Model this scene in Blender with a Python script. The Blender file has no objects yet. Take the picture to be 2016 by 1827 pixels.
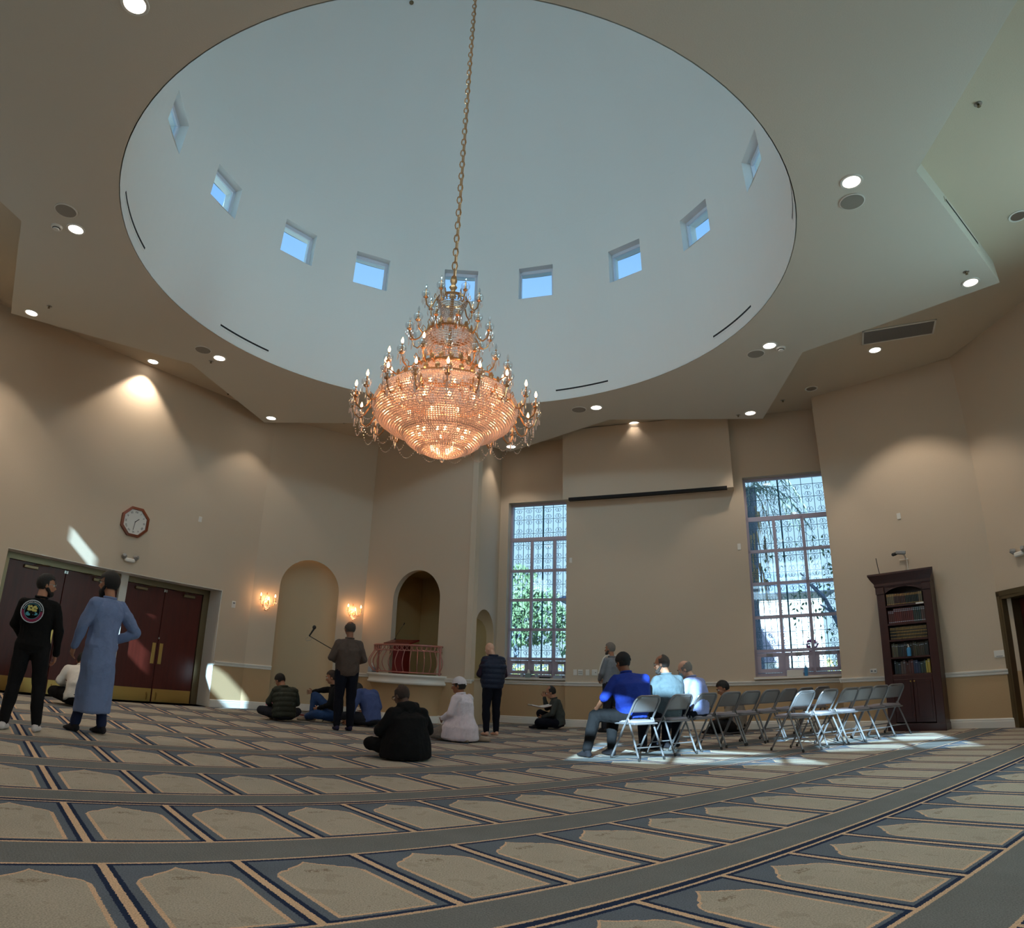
import bpy, math, random
from mathutils import Vector, Matrix, noise, geometry
import numpy as np
PI = math.pi
C = bpy.context.scene.collection
sc = bpy.context.scene

# ------------------------------------------------------------------ camera, world, sun, exposure
CAM_H = 1.0
A1, A2, A3, A4 = 0.7456962932, -0.0008681751, -0.0369487896, -0.0037401221   # view angle as a polynomial of image radius (1000 px)
cd = bpy.data.cameras.new('camera')
cd.type = 'PANO'; cd.panorama_type = 'FISHEYE_LENS_POLYNOMIAL'
cd.sensor_fit = 'HORIZONTAL'; cd.sensor_width = 36.0
k = 2.016/36.0
cd.fisheye_fov = PI
cd.fisheye_polynomial_k0 = 0.0
cd.fisheye_polynomial_k1 = -A1*k
cd.fisheye_polynomial_k2 = -A2*k**2
cd.fisheye_polynomial_k3 = -A3*k**3
cd.fisheye_polynomial_k4 = -A4*k**4
cd.shift_x = (1008.0-961.2304)/2016.0
cd.shift_y = (803.2122-913.5)/1827.0
cam = bpy.data.objects.new('camera', cd); C.objects.link(cam)
cam.matrix_world = Matrix.Translation((0, 0, CAM_H)) @ Matrix.Rotation(PI/2+0.38603235, 4, 'X') @ Matrix.Rotation(0.0387164, 4, 'Z')
sc.camera = cam

sc.view_settings.view_transform = 'Standard'; sc.view_settings.look = 'None'
sc.view_settings.gamma = 1.0; sc.view_settings.use_curve_mapping = False
sc.view_settings.exposure = 0.0
sc.cycles.use_denoising = True
sc.cycles.max_bounces = 8; sc.cycles.diffuse_bounces = 5; sc.cycles.glossy_bounces = 3
sc.cycles.transmission_bounces = 4; sc.cycles.transparent_max_bounces = 12
sc.cycles.caustics_reflective = False; sc.cycles.caustics_refractive = False
sc.cycles.sample_clamp_indirect = 6.0

SKY = 1.3
w = bpy.data.worlds.new('sky'); sc.world = w; w.use_nodes = True
nt = w.node_tree; nt.nodes.clear()
out = nt.nodes.new('ShaderNodeOutputWorld'); bg = nt.nodes.new('ShaderNodeBackground')
tc = nt.nodes.new('ShaderNodeTexCoord'); sp = nt.nodes.new('ShaderNodeSeparateXYZ'); cr = nt.nodes.new('ShaderNodeValToRGB')
nt.links.new(tc.outputs['Generated'], sp.inputs[0]); nt.links.new(sp.outputs[2], cr.inputs[0])
cr.color_ramp.elements[0].position = 0.0; cr.color_ramp.elements[0].color = (0.74, 0.90, 1.0, 1)
cr.color_ramp.elements[1].position = 0.60; cr.color_ramp.elements[1].color = (0.30, 0.52, 0.90, 1)
e = cr.color_ramp.elements.new(0.35); e.color = (0.62, 0.82, 1.0, 1)
nt.links.new(cr.outputs[0], bg.inputs[0]); bg.inputs[1].default_value = SKY; nt.links.new(bg.outputs[0], out.inputs[0])

SUN_AZ, SUN_EL = math.radians(20.0), math.radians(22.0)        # the way the sunlight travels
SUND = Vector((math.sin(SUN_AZ)*math.cos(SUN_EL), math.cos(SUN_AZ)*math.cos(SUN_EL), -math.sin(SUN_EL)))
ld = bpy.data.lights.new('sun', 'SUN'); ld.energy = 24.0; ld.angle = math.radians(0.5); ld.color = (0.80, 0.93, 1.0)
so = bpy.data.objects.new('sun', ld); C.objects.link(so); so.location = (-8, -14, 14)
so.rotation_euler = SUND.to_track_quat('-Z', 'Y').to_euler()

def lamp(kind, loc, energy, color, size=0.05, target=None, spot=None, blend=0.5, name='lamp_light', parent=None):
    l = bpy.data.lights.new(name, kind); l.energy = energy; l.color = color
    if kind == 'SPOT': l.spot_size = spot; l.spot_blend = blend; l.shadow_soft_size = size
    elif kind == 'POINT': l.shadow_soft_size = size
    o = bpy.data.objects.new(name, l); C.objects.link(o); o.location = loc
    if target is not None: o.rotation_euler = (Vector(target)-Vector(loc)).to_track_quat('-Z', 'Y').to_euler()
    if parent is not None: o.parent = parent
    return o
def window_fill_lamp(loc, normal, w_, h_, power, col=(.80, .92, 1.0), name='window_fill_lamp', tilt=None):  # area lamp added outside an off-view window as fill, stands in for daylight
    l = bpy.data.lights.new(name, 'AREA'); l.shape = 'RECTANGLE'; l.size = w_; l.size_y = h_; l.energy = power; l.color = col
    o = bpy.data.objects.new(name, l); C.objects.link(o); o.location = loc; z = -Vector(normal).normalized(); x = Vector((0, 0, 1)).cross(z).normalized(); o.rotation_euler = Matrix((x, z.cross(x), z)).transposed().to_euler(); return o
def portal(loc, normal, w_, h_, name='window_daylight_portal'):
    l = bpy.data.lights.new(name, 'AREA'); l.shape = 'RECTANGLE'; l.size = w_; l.size_y = h_; l.cycles.is_portal = True
    o = bpy.data.objects.new(name, l); C.objects.link(o); o.location = loc
    n = Vector(normal).normalized()
    z = -n; x = Vector((0, 0, 1)).cross(z).normalized(); y = z.cross(x)
    o.rotation_euler = Matrix((x, y, z)).transposed().to_euler()
    return o

# ------------------------------------------------------------------ materials
def srgb(r, g, b):
    f = lambda c: (c/255/12.92) if c/255 <= 0.04045 else ((c/255+0.055)/1.055)**2.4
    return (f(r), f(g), f(b), 1)
M = {}
def mat(name, col, rough=0.6, metal=0.0, bump=0.0, bscale=40, var=0.0, vscale=6, spec=0.5, emit=None, estr=0, stretch=None, sheen=0.0):
    m = bpy.data.materials.new(name); m.use_nodes = True; n = m.node_tree.nodes; l = m.node_tree.links
    b = n['Principled BSDF']; b.inputs['Base Color'].default_value = col; b.inputs['Roughness'].default_value = rough
    b.inputs['Metallic'].default_value = metal; b.inputs['Specular IOR Level'].default_value = spec
    if sheen: b.inputs['Sheen Weight'].default_value = sheen
    t = n.new('ShaderNodeTexCoord'); mp = n.new('ShaderNodeMapping'); l.new(t.outputs['Object'], mp.inputs[0])
    if stretch: mp.inputs['Scale'].default_value = stretch
    if var:
        nz = n.new('ShaderNodeTexNoise'); nz.inputs['Scale'].default_value = vscale; nz.inputs['Detail'].default_value = 5; l.new(mp.outputs[0], nz.inputs['Vector'])
        mx = n.new('ShaderNodeMix'); mx.data_type = 'RGBA'
        mx.inputs[6].default_value = tuple(max(0, c*(1-var)) for c in col[:3])+(1,); mx.inputs[7].default_value = tuple(min(1, c*(1+var)) for c in col[:3])+(1,)
        l.new(nz.outputs['Fac'], mx.inputs[0]); l.new(mx.outputs[2], b.inputs['Base Color'])
    if bump:
        nb = n.new('ShaderNodeTexNoise'); nb.inputs['Scale'].default_value = bscale; nb.inputs['Detail'].default_value = 4; l.new(mp.outputs[0], nb.inputs['Vector'])
        bp = n.new('ShaderNodeBump'); bp.inputs['Strength'].default_value = bump; bp.inputs['Distance'].default_value = 0.02
        l.new(nb.outputs['Fac'], bp.inputs['Height']); l.new(bp.outputs[0], b.inputs['Normal'])
    if emit: b.inputs['Emission Color'].default_value = emit; b.inputs['Emission Strength'].default_value = estr
    M[name] = m; return m
class E:   # tiny node-math expression helper
    def __init__(s, nt, sock): s.nt, s.s = nt, sock
    def _op(s, op, o=None, o2=None):
        n = s.nt.nodes.new('ShaderNodeMath'); n.operation = op
        for i, v in enumerate((s, o, o2)):
            if v is None: continue
            if isinstance(v, E): s.nt.links.new(v.s, n.inputs[i])
            else: n.inputs[i].default_value = v
        return E(s.nt, n.outputs[0])
    def __add__(s, o): return s._op('ADD', o)
    def __sub__(s, o): return s._op('SUBTRACT', o)
    def __mul__(s, o): return s._op('MULTIPLY', o)
    def __truediv__(s, o): return s._op('DIVIDE', o)
    def gt(s, o): return s._op('GREATER_THAN', o)
    def lt(s, o): return s._op('LESS_THAN', o)
    def frac(s): return s._op('FRACT')
    def floor(s): return s._op('FLOOR')
    def abs(s): return s._op('ABSOLUTE')
    def max(s, o): return s._op('MAXIMUM', o)
    def min(s, o): return s._op('MINIMUM', o)
def mixc(nt, fac, a, b):
    n = nt.nodes.new('ShaderNodeMix'); n.data_type = 'RGBA'
    if isinstance(fac, E): nt.links.new(fac.s, n.inputs[0])
    else: n.inputs[0].default_value = fac
    for v, i in ((a, 6), (b, 7)):
        if isinstance(v, (tuple, list)): n.inputs[i].default_value = v
        else: nt.links.new(v, n.inputs[i])
    return n.outputs[2]

def carpet_material():
    m = bpy.data.materials.new('prayer_carpet'); m.use_nodes = True; nt = m.node_tree; n = nt.nodes; l = nt.links
    b = n['Principled BSDF']; b.inputs['Roughness'].default_value = 0.95; b.inputs['Specular IOR Level'].default_value = 0.15
    g = n.new('ShaderNodeNewGeometry'); s = n.new('ShaderNodeSeparateXYZ')
    # tufts push the pattern edges about a little
    nz = n.new('ShaderNodeTexNoise'); nz.inputs['Scale'].default_value = 90; nz.inputs['Detail'].default_value = 2; l.new(g.outputs['Position'], nz.inputs['Vector'])
    l.new(g.outputs['Position'], s.inputs[0]); X = E(nt, s.outputs[0]); Y = E(nt, s.outputs[1])
    jit = (E(nt, nz.outputs['Fac'])-0.5)*0.016
    cy, sy = math.cos(0.60109), math.sin(0.60109)
    v = Y*cy-X*sy+jit
    u = (X*cy+Y*sy+jit+(v-2.75)*0.087-0.50)/0.6312
    cell = u.frac(); c = (cell-0.5).abs(); dseam = (c*-1.0+0.5)*0.6312
    row = (v-1.30)/1.32; rf = row.frac(); vm = rf*1.32
    odd = (row.floor()/2.0).frac().gt(0.25)          # 1 on odd rows
    even = odd*-1.0+1.0
    field = vm.lt(0.97)
    beige = srgb(214, 184, 154); navy = srgb(34, 48, 76); blue = srgb(102, 112, 124); sage = srgb(176, 170, 156); band = srgb(118, 122, 122)
    fc = n.new('ShaderNodeFloatCurve'); cm = fc.mapping; cu = cm.curves[0]
    pts = [(0.0, .885), (.03, .86), (.09, .825), (.19, .785), (.21, .762), (.27, .748), (.32, .715), (.36, .66), (1.0, .66)]
    cu.points[0].location = pts[0]; cu.points[1].location = pts[-1]
    for p in pts[1:-1]: cu.points.new(*p)
    for p in cu.points: p.handle_type = 'VECTOR'
    cm.update(); l.new(c.s, fc.inputs['Value']); top = E(nt, fc.outputs[0])
    niche = vm.gt(0.065)*vm.lt(top)*c.lt(0.36)
    inner = vm.gt(0.082)*vm.lt(top-0.018)*c.lt(0.325)
    # blotches and the small flower spray inside each niche
    n2 = n.new('ShaderNodeTexNoise'); n2.inputs['Scale'].default_value = 7; n2.inputs['Detail'].default_value = 6; l.new(g.outputs['Position'], n2.inputs['Vector'])
    n3 = n.new('ShaderNodeTexNoise'); n3.inputs['Scale'].default_value = 55; n3.inputs['Detail'].default_value = 3; l.new(g.outputs['Position'], n3.inputs['Vector'])
    blot = E(nt, n2.outputs['Fac']).gt(0.60)*0.22; fl = E(nt, n3.outputs['Fac'])
    spray = c.lt(0.10)*vm.gt(0.69)*vm.lt(0.735)*fl.gt(0.50)*0.7
    foot = vm.gt(0.09)*vm.lt(0.16)*fl.gt(0.62)*0.5
    sagec = mixc(nt, blot.max(spray).max(foot), sage, srgb(122, 108, 88))
    col = mixc(nt, field, band, blue)
    # seams between neighbours
    col = mixc(nt, field*dseam.lt(0.045), col, navy)
    col = mixc(nt, field*dseam.lt(0.0195), col, beige)
    # end lines
    col = mixc(nt, field*vm.lt(0.046)*dseam.gt(0.0195), col, navy)
    col = mixc(nt, vm.lt(0.022), col, beige)
    col = mixc(nt, vm.gt(0.925)*vm.lt(0.952)*dseam.gt(0.0195), col, navy)
    col = mixc(nt, vm.gt(0.952)*vm.lt(0.972), col, beige)
    col = mixc(nt, even*vm.gt(0.972)*vm.lt(1.018), col, navy)
    col = mixc(nt, even*vm.gt(1.018)*vm.lt(1.038), col, beige)
    col = mixc(nt, niche, col, beige)
    col = mixc(nt, inner, col, sagec)
    # pile
    n4 = n.new('ShaderNodeTexNoise'); n4.inputs['Scale'].default_value = 130; n4.inputs['Detail'].default_value = 2; l.new(g.outputs['Position'], n4.inputs['Vector'])
    n5 = n.new('ShaderNodeTexNoise'); n5.inputs['Scale'].default_value = 3.5; n5.inputs['Detail'].default_value = 4; l.new(g.outputs['Position'], n5.inputs['Vector'])
    hv = n.new('ShaderNodeHueSaturation'); l.new(col, hv.inputs['Color'])
    val = E(nt, n4.outputs['Fac'])*1.3+0.36+(E(nt, n5.outputs['Fac'])-0.5)*0.3
    l.new(val.s, hv.inputs['Value']); l.new(hv.outputs[0], b.inputs['Base Color'])
    rib = ((u*0.6312*52.0).frac()-0.5).abs()*(vm.gt(1.0))*0.8
    h = E(nt, n4.outputs['Fac'])+rib
    bp = n.new('ShaderNodeBump'); bp.inputs['Strength'].default_value = 0.6; bp.inputs['Distance'].default_value = 0.006
    l.new(h.s, bp.inputs['Height']); l.new(bp.outputs[0], b.inputs['Normal'])
    M['carpet'] = m
carpet_material()
def wall_material():
    m = bpy.data.materials.new('two_tone_wall_paint'); m.use_nodes = True; nt = m.node_tree; n = nt.nodes; l = nt.links
    b = n['Principled BSDF']; b.inputs['Roughness'].default_value = 0.75; b.inputs['Specular IOR Level'].default_value = 0.25
    g = n.new('ShaderNodeNewGeometry'); s = n.new('ShaderNodeSeparateXYZ'); l.new(g.outputs['Position'], s.inputs[0])
    z = E(nt, s.outputs[2])
    col = mixc(nt, z.lt(0.86)*z.gt(0.0), srgb(205, 190, 170), srgb(192, 163, 126))
    nz = n.new('ShaderNodeTexNoise'); nz.inputs['Scale'].default_value = 60; nz.inputs['Detail'].default_value = 5; l.new(g.outputs['Position'], nz.inputs['Vector'])
    bp = n.new('ShaderNodeBump'); bp.inputs['Strength'].default_value = 0.12; bp.inputs['Distance'].default_value = 0.01
    l.new(nz.outputs['Fac'], bp.inputs['Height']); l.new(bp.outputs[0], b.inputs['Normal']); l.new(col, b.inputs['Base Color'])
    M['wall'] = m
wall_material()
mat('ceiling', srgb(212, 208, 198), 0.8, bump=0.1, bscale=60)
mat('upper_ceiling', srgb(205, 192, 172), 0.8, bump=0.1, bscale=60)
mat('dome', srgb(214, 217, 214), 0.8, bump=0.1, bscale=50)
mat('dome_frame', srgb(196, 204, 216), 0.5); mat('white_trim', srgb(232, 229, 222), 0.4)
mat('window_metal', srgb(180, 172, 190), 0.45, 0.2)
mat('iron', srgb(64, 112, 126), 0.5, 0.4)
mat('door_wood', srgb(84, 32, 24), 0.36, var=0.35, vscale=3, stretch=(6, 6, 0.6), spec=0.35)
mat('bronze', srgb(120, 104, 78), 0.35, 0.6)
mat('brass', srgb(206, 168, 96), 0.3, 0.75)
mat('gold', srgb(196, 146, 100), 0.28, 0.85)
mat('steel', srgb(170, 170, 168), 0.3, 0.9)
mat('grey_metal', srgb(150, 150, 150), 0.5, 0.4)
mat('white_plastic', srgb(228, 226, 220), 0.4)
mat('dark_plastic', srgb(28, 28, 30), 0.5)
mat('speaker_grille', srgb(150, 146, 138), 0.7, bump=0.3, bscale=300)
mat('vent_dark', srgb(18, 18, 20), 0.8)
mat('bookcase_wood', srgb(58, 28, 26), 0.3, var=0.3, vscale=4, stretch=(8, 8, 0.7), spec=0.5)
mat('rose_iron', srgb(186, 128, 118), 0.4, 0.5)
mat('lectern_wood', srgb(108, 30, 26), 0.3, var=0.25, vscale=4)
mat('red_cloth', srgb(110, 18, 24), 0.7)
mat('chair_metal', srgb(132, 130, 132), 0.34, 0.35, spec=0.5)
mat('chair_pad', srgb(146, 140, 146), 0.55, spec=0.4)
mat('rubber', srgb(50, 48, 46), 0.8)
def glass_mat(name, tint, gloss=0.06):
    m = bpy.data.materials.new(name); m.use_nodes = True; nt = m.node_tree; n = nt.nodes; l = nt.links; n.clear()
    o = n.new('ShaderNodeOutputMaterial'); t = n.new('ShaderNodeBsdfTransparent'); g = n.new('ShaderNodeBsdfGlossy'); mx = n.new('ShaderNodeMixShader')
    t.inputs[0].default_value = tint; g.inputs['Roughness'].default_value = 0.03; mx.inputs[0].default_value = gloss
    l.new(t.outputs[0], mx.inputs[1]); l.new(g.outputs[0], mx.inputs[2]); l.new(mx.outputs[0], o.inputs[0]); M[name] = m
glass_mat('window_glass', (0.80, 0.93, 1.0, 1)); glass_mat('clear_glass', (0.93, 0.96, 0.98, 1), 0.25)
def emis(name, col, s):
    m = bpy.data.materials.new(name); m.use_nodes = True; n = m.node_tree.nodes; n.clear()
    o = n.new('ShaderNodeOutputMaterial'); e = n.new('ShaderNodeEmission'); e.inputs[0].default_value = col; e.inputs[1].default_value = s
    m.node_tree.links.new(e.outputs[0], o.inputs[0]); M[name] = m
emis('lamp_glow', (1.0, 0.86, 0.72, 1), 9.0); emis('bulb_glow', (1.0, 0.55, 0.22, 1), 26.0); emis('bulb_small', (1.0, 0.50, 0.2, 1), 18.0)
def crystal():
    m = bpy.data.materials.new('crystal_beads'); m.use_nodes = True; nt = m.node_tree; n = nt.nodes; l = nt.links; n.clear()
    o = n.new('ShaderNodeOutputMaterial'); t = n.new('ShaderNodeBsdfTranslucent'); g = n.new('ShaderNodeBsdfGlossy'); d = n.new('ShaderNodeBsdfDiffuse')
    a = n.new('ShaderNodeMixShader'); b = n.new('ShaderNodeMixShader')
    t.inputs[0].default_value = (0.95, 0.85, 0.80, 1); d.inputs[0].default_value = (0.75, 0.70, 0.68, 1); g.inputs[0].default_value = (1, 0.95, 0.9, 1); g.inputs['Roughness'].default_value = 0.15
    a.inputs[0].default_value = 0.35; b.inputs[0].default_value = 0.3
    l.new(t.outputs[0], a.inputs[1]); l.new(d.outputs[0], a.inputs[2]); l.new(a.outputs[0], b.inputs[1]); l.new(g.outputs[0], b.inputs[2]); l.new(b.outputs[0], o.inputs[0])
    M['crystal'] = m
crystal()

# ------------------------------------------------------------------ mesh helpers
def rotm(rx=0, ry=0, rz=0): return Matrix.Rotation(rz, 3, 'Z') @ Matrix.Rotation(ry, 3, 'Y') @ Matrix.Rotation(rx, 3, 'X')
class MB:
    def __init__(s): s.v = []; s.f = []
    def add(s, vs, fs):
        o = len(s.v); s.v += [tuple(p) for p in vs]; s.f += [tuple(i+o for i in f) for f in fs]; return s
    def box(s, c, d, R=None):
        R = R or Matrix.Identity(3); c = Vector(c); vs = []
        for x in (-.5, .5):
            for y in (-.5, .5):
                for z in (-.5, .5): vs.append(c+R@Vector((x*d[0], y*d[1], z*d[2])))
        return s.add(vs, [(0, 1, 3, 2), (4, 6, 7, 5), (0, 4, 5, 1), (2, 3, 7, 6), (0, 2, 6, 4), (1, 5, 7, 3)])
    def bbox(s, c, d, bev=0.01, R=None):   # box with bevelled edges
        R = R or Matrix.Identity(3); c = Vector(c); hx, hy, hz = d[0]/2, d[1]/2, d[2]/2; b = min(bev, hx*.9, hy*.9, hz*.9)
        prof = [(hx-b, -hz), (hx, -hz+b), (hx, hz-b), (hx-b, hz)]
        rings = []
        for (zz, ins) in ((-hz, b), (-hz+b, 0), (hz-b, 0), (hz, b)):
            x1, y1 = hx-ins, hy-ins
            q = max(b-ins, b*.3) if ins == 0 else b*.5
            rings.append([(x1, -y1+q, zz), (x1, y1-q, zz), (x1-q, y1, zz), (-x1+q, y1, zz), (-x1, y1-q, zz), (-x1, -y1+q, zz), (-x1+q, -y1, zz), (x1-q, -y1, zz)])
        vs = [c+R@Vector(p) for r in rings for p in r]; fs = []
        for k in range(3):
            for i in range(8): fs.append((k*8+i, k*8+(i+1) % 8, (k+1)*8+(i+1) % 8, (k+1)*8+i))
        fs.append(tuple(range(7, -1, -1))); fs.append(tuple(range(24, 32)))
        return s.add(vs, fs)
    def prism(s, poly, z0, z1):
        n = len(poly); vs = [(x, y, z0) for x, y in poly]+[(x, y, z1) for x, y in poly]
        tri = geometry.tessellate_polygon([[Vector((x, y, 0)) for x, y in poly]])
        fs = [tuple(t) for t in tri]+[tuple(i+n for i in t) for t in tri]+[(i, (i+1) % n, (i+1) % n+n, i+n) for i in range(n)]
        return s.add(vs, fs)
    def tube(s, pts, r, seg=8, cap=True, closed=False):
        pts = [Vector(p) for p in pts]; n = len(pts); rr = r if isinstance(r, (list, tuple)) else [r]*n
        vs = []; prev = None
        for i, p in enumerate(pts):
            if closed: t = pts[(i+1) % n]-pts[i-1]
            else: t = pts[min(i+1, n-1)]-pts[max(i-1, 0)]
            t = t.normalized() if t.length > 1e-9 else Vector((0, 0, 1))
            if prev is None:
                a = Vector((0, 0, 1)) if abs(t.z) < .9 else Vector((1, 0, 0)); x = t.cross(a).normalized()
            else: x = (prev-t*prev.dot(t)).normalized()
            prev = x; y = t.cross(x)
            for j in range(seg):
                an = 2*PI*j/seg; vs.append(p+(x*math.cos(an)+y*math.sin(an))*rr[i])
        fs = []
        for i in range(n if closed else n-1):
            i2 = (i+1) % n
            for j in range(seg): fs.append((i*seg+j, i*seg+(j+1) % seg, i2*seg+(j+1) % seg, i2*seg+j))
        if cap and not closed: fs.append(tuple(range(seg-1, -1, -1))); fs.append(tuple((n-1)*seg+j for j in range(seg)))
        return s.add(vs, fs)
    def lathe(s, prof, seg=24, c=(0, 0, 0), R=None, a0=0, a1=2*PI):
        R = R or Matrix.Identity(3); c = Vector(c); full = abs(a1-a0-2*PI) < 1e-6; m = seg if full else seg+1; vs = []
        for r, z in prof:
            for j in range(m):
                a = a0+(a1-a0)*j/seg; vs.append(c+R@Vector((r*math.cos(a), r*math.sin(a), z)))
        fs = []
        for i in range(len(prof)-1):
            for j in range(seg):
                j2 = (j+1) % m if full else j+1; fs.append((i*m+j, i*m+j2, (i+1)*m+j2, (i+1)*m+j))
        return s.add(vs, fs)
    def ell(s, c, r, R=None, su=16, sv=10):
        R = R or Matrix.Identity(3); c = Vector(c); vs = [c+R@Vector((0, 0, -r[2]))]
        for i in range(1, sv):
            ph = -PI/2+PI*i/sv
            for j in range(su):
                a = 2*PI*j/su; vs.append(c+R@Vector((r[0]*math.cos(ph)*math.cos(a), r[1]*math.cos(ph)*math.sin(a), r[2]*math.sin(ph))))
        vs.append(c+R@Vector((0, 0, r[2]))); fs = [(0, 1+(j+1) % su, 1+j) for j in range(su)]
        for i in range(sv-2):
            for j in range(su): fs.append((1+i*su+j, 1+i*su+(j+1) % su, 1+(i+1)*su+(j+1) % su, 1+(i+1)*su+j))
        o = 1+(sv-2)*su; t = len(vs)-1; fs += [(o+j, o+(j+1) % su, t) for j in range(su)]
        return s.add(vs, fs)
    def cap(s, a, b, ra, rb, seg=12):        # tapered capsule
        a = Vector(a); b = Vector(b); d = (b-a); L = d.length; d = d.normalized() if L > 1e-6 else Vector((0, 0, 1)); pts = []; rr = []
        for k in range(4): an = PI/2*k/4; pts.append(a-d*ra*math.cos(an)); rr.append(max(ra*math.sin(an), .0008))
        pts += [a, b]; rr += [ra, rb]
        for k in range(3, -1, -1): an = PI/2*k/4; pts.append(b+d*rb*math.cos(an)); rr.append(max(rb*math.sin(an), .0008))
        return s.tube(pts, rr, seg)
    def chain(s, pts, rr, seg=12):
        for i in range(len(pts)-1): s.cap(pts[i], pts[i+1], rr[i], rr[i+1], seg)
        return s
    def loft(s, rings):                      # closed rings of equal length, capped
        m = len(rings[0]); vs = [p for r in rings for p in r]; fs = []
        for i in range(len(rings)-1):
            for j in range(m): fs.append((i*m+j, i*m+(j+1) % m, (i+1)*m+(j+1) % m, (i+1)*m+j))
        fs.append(tuple(range(m-1, -1, -1))); fs.append(tuple((len(rings)-1)*m+j for j in range(m)))
        return s.add(vs, fs)
    def build(s, name, m, parent=None, smooth=False, loc=None, rz=None):
        me = bpy.data.meshes.new(name); me.from_pydata(s.v, [], s.f); me.validate(); me.update()
        if m is not None: me.materials.append(M[m] if isinstance(m, str) else m)
        if smooth: me.polygons.foreach_set('use_smooth', [True]*len(me.polygons))
        import bmesh
        bm = bmesh.new(); bm.from_mesh(me); bmesh.ops.recalc_face_normals(bm, faces=bm.faces); bm.to_mesh(me); bm.free()
        o = bpy.data.objects.new(name, me); C.objects.link(o)
        if parent is not None: o.parent = parent
        if loc is not None: o.location = loc
        if rz is not None: o.rotation_euler[2] = rz
        return o
def tag(o, label=None, cat=None, group=None, kind=None):
    if label: o['label'] = label
    if cat: o['category'] = cat
    if group: o['group'] = group
    if kind: o['kind'] = kind
    return o
def empty(name, loc=(0, 0, 0), rz=0.0, label=None, cat=None, group=None, kind=None):
    o = bpy.data.objects.new(name, None); C.objects.link(o); o.location = loc; o.rotation_euler = (0, 0, rz); o.empty_display_size = .1
    return tag(o, label, cat, group, kind)
def struct(o, label=None):
    o['kind'] = 'structure'
    if label: o['label'] = label
    return o
def copy_tree(o, parent=None):
    c = o.copy(); C.objects.link(c)
    if parent is not None: c.parent = parent
    for ch in list(KIDS.get(o.name, [])): copy_tree(ch, c)
    return c
KIDS = {}
def index_kids(root):
    KIDS.clear()
    for o in C.objects:
        if o.parent is not None: KIDS.setdefault(o.parent.name, []).append(o)
# ------------------------------------------------------------------ room shell
P0, P1, P2, P3, P4, P4b, P5 = (-8.75, 9.0), (-4.8, 14.2), (-2.64, 15.68), (-.15, 13.9), (.38, 15.5), (1.9, 14.88), (1.80, 14.54)
P7, P8, P9 = (6.51, 11.94), (8.38, 9.87), (8.36, 7.77)
_t = Vector((5.1, -2.06)).normalized(); P6 = (P5[0]+_t.x*5.75, P5[1]+_t.y*5.75)
P10, P11, P12, P13 = (8.5, 1.6), (3.4, -3.3), (-5.4, .26), (-9.15, 1.2)
ZC = 6.35
class Plane:                                   # a vertical wall plane seen from inside: s runs left to right, d is depth into the room
    def __init__(p, A, B):
        p.A = Vector((A[0], A[1], 0)); p.B = Vector((B[0], B[1], 0)); p.t = (p.B-p.A).normalized(); p.L = (p.B-p.A).length
        p.n = Vector((p.t.y, -p.t.x, 0)); p.rz = math.atan2(p.t.y, p.t.x)      # local x = along wall, local -y = into the room
        p.R = Matrix.Rotation(p.rz, 3, 'Z')
    def at(p, s, z, d=0.0): return p.A+p.t*s+p.n*d+Vector((0, 0, z))
    def hit(p, q, dirv):                       # follow a sun ray back from q to this plane
        k = ((p.A-q).dot(p.n))/(dirv.dot(p.n)); r = q+dirv*k; return (r-p.A).dot(p.t), r.z
def arch_loop(s0, s1, z0, zs, seg=24, rise=None):
    r = (s1-s0)/2; rise = rise or r; pts = [(s0, z0), (s1, z0)]
    for i in range(seg+1): a = PI*i/seg; pts.append(((s0+s1)/2+r*math.cos(a), zs+rise*math.sin(a)))
    return pts
def rect_loop(s0, s1, z0, z1): return [(s0, z0), (s1, z0), (s1, z1), (s0, z1)]
def wall(name, A, B, holes=(), thick=.4, e0=0.0, e1=0.0, z1=ZC+.3, m='wall', label=None):
    pl = Plane(A, B); loops = [[(-e0, -.1), (pl.L+e1, -.1), (pl.L+e1, z1), (-e0, z1)]]+[list(h) for h in holes]
    mb = MB(); flat = [q for lp in loops for q in lp]; n = len(flat)
    tri = geometry.tessellate_polygon([[Vector((x, z, 0)) for x, z in lp] for lp in loops])
    vs = [pl.at(x, z) for x, z in flat]+[pl.at(x, z, -thick) for x, z in flat]
    fs = [tuple(t) for t in tri]+[tuple(i+n for i in t) for t in tri]; o = 0
    for lp in loops:
        k = len(lp)
        for i in range(k): fs.append((o+i, o+(i+1) % k, o+(i+1) % k+n, o+i+n))
        o += k
    mb.add(vs, fs); ob = mb.build(name, m); struct(ob, label); return pl, ob
def runs(pl, name, segs, kind):                # rails / baseboards on a wall, each a run s0..s1
    mb = MB()
    for s0, s1 in segs:
        if kind == 'rail': prof = [(0, .82), (.012, .82), (.022, .835), (.022, .855), (.034, .87), (.04, .885), (.04, .9), (0, .905)]
        else: prof = [(0, 0), (.022, 0), (.022, .10), (.016, .115), (.02, .125), (.012, .145), (0, .15)]
        r0 = [pl.at(s0, z, d) for d, z in prof]; r1 = [pl.at(s1, z, d) for d, z in prof]; mb.loft([r0, r1])
    o = mb.build(name, 'white_trim'); return struct(o)

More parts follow.
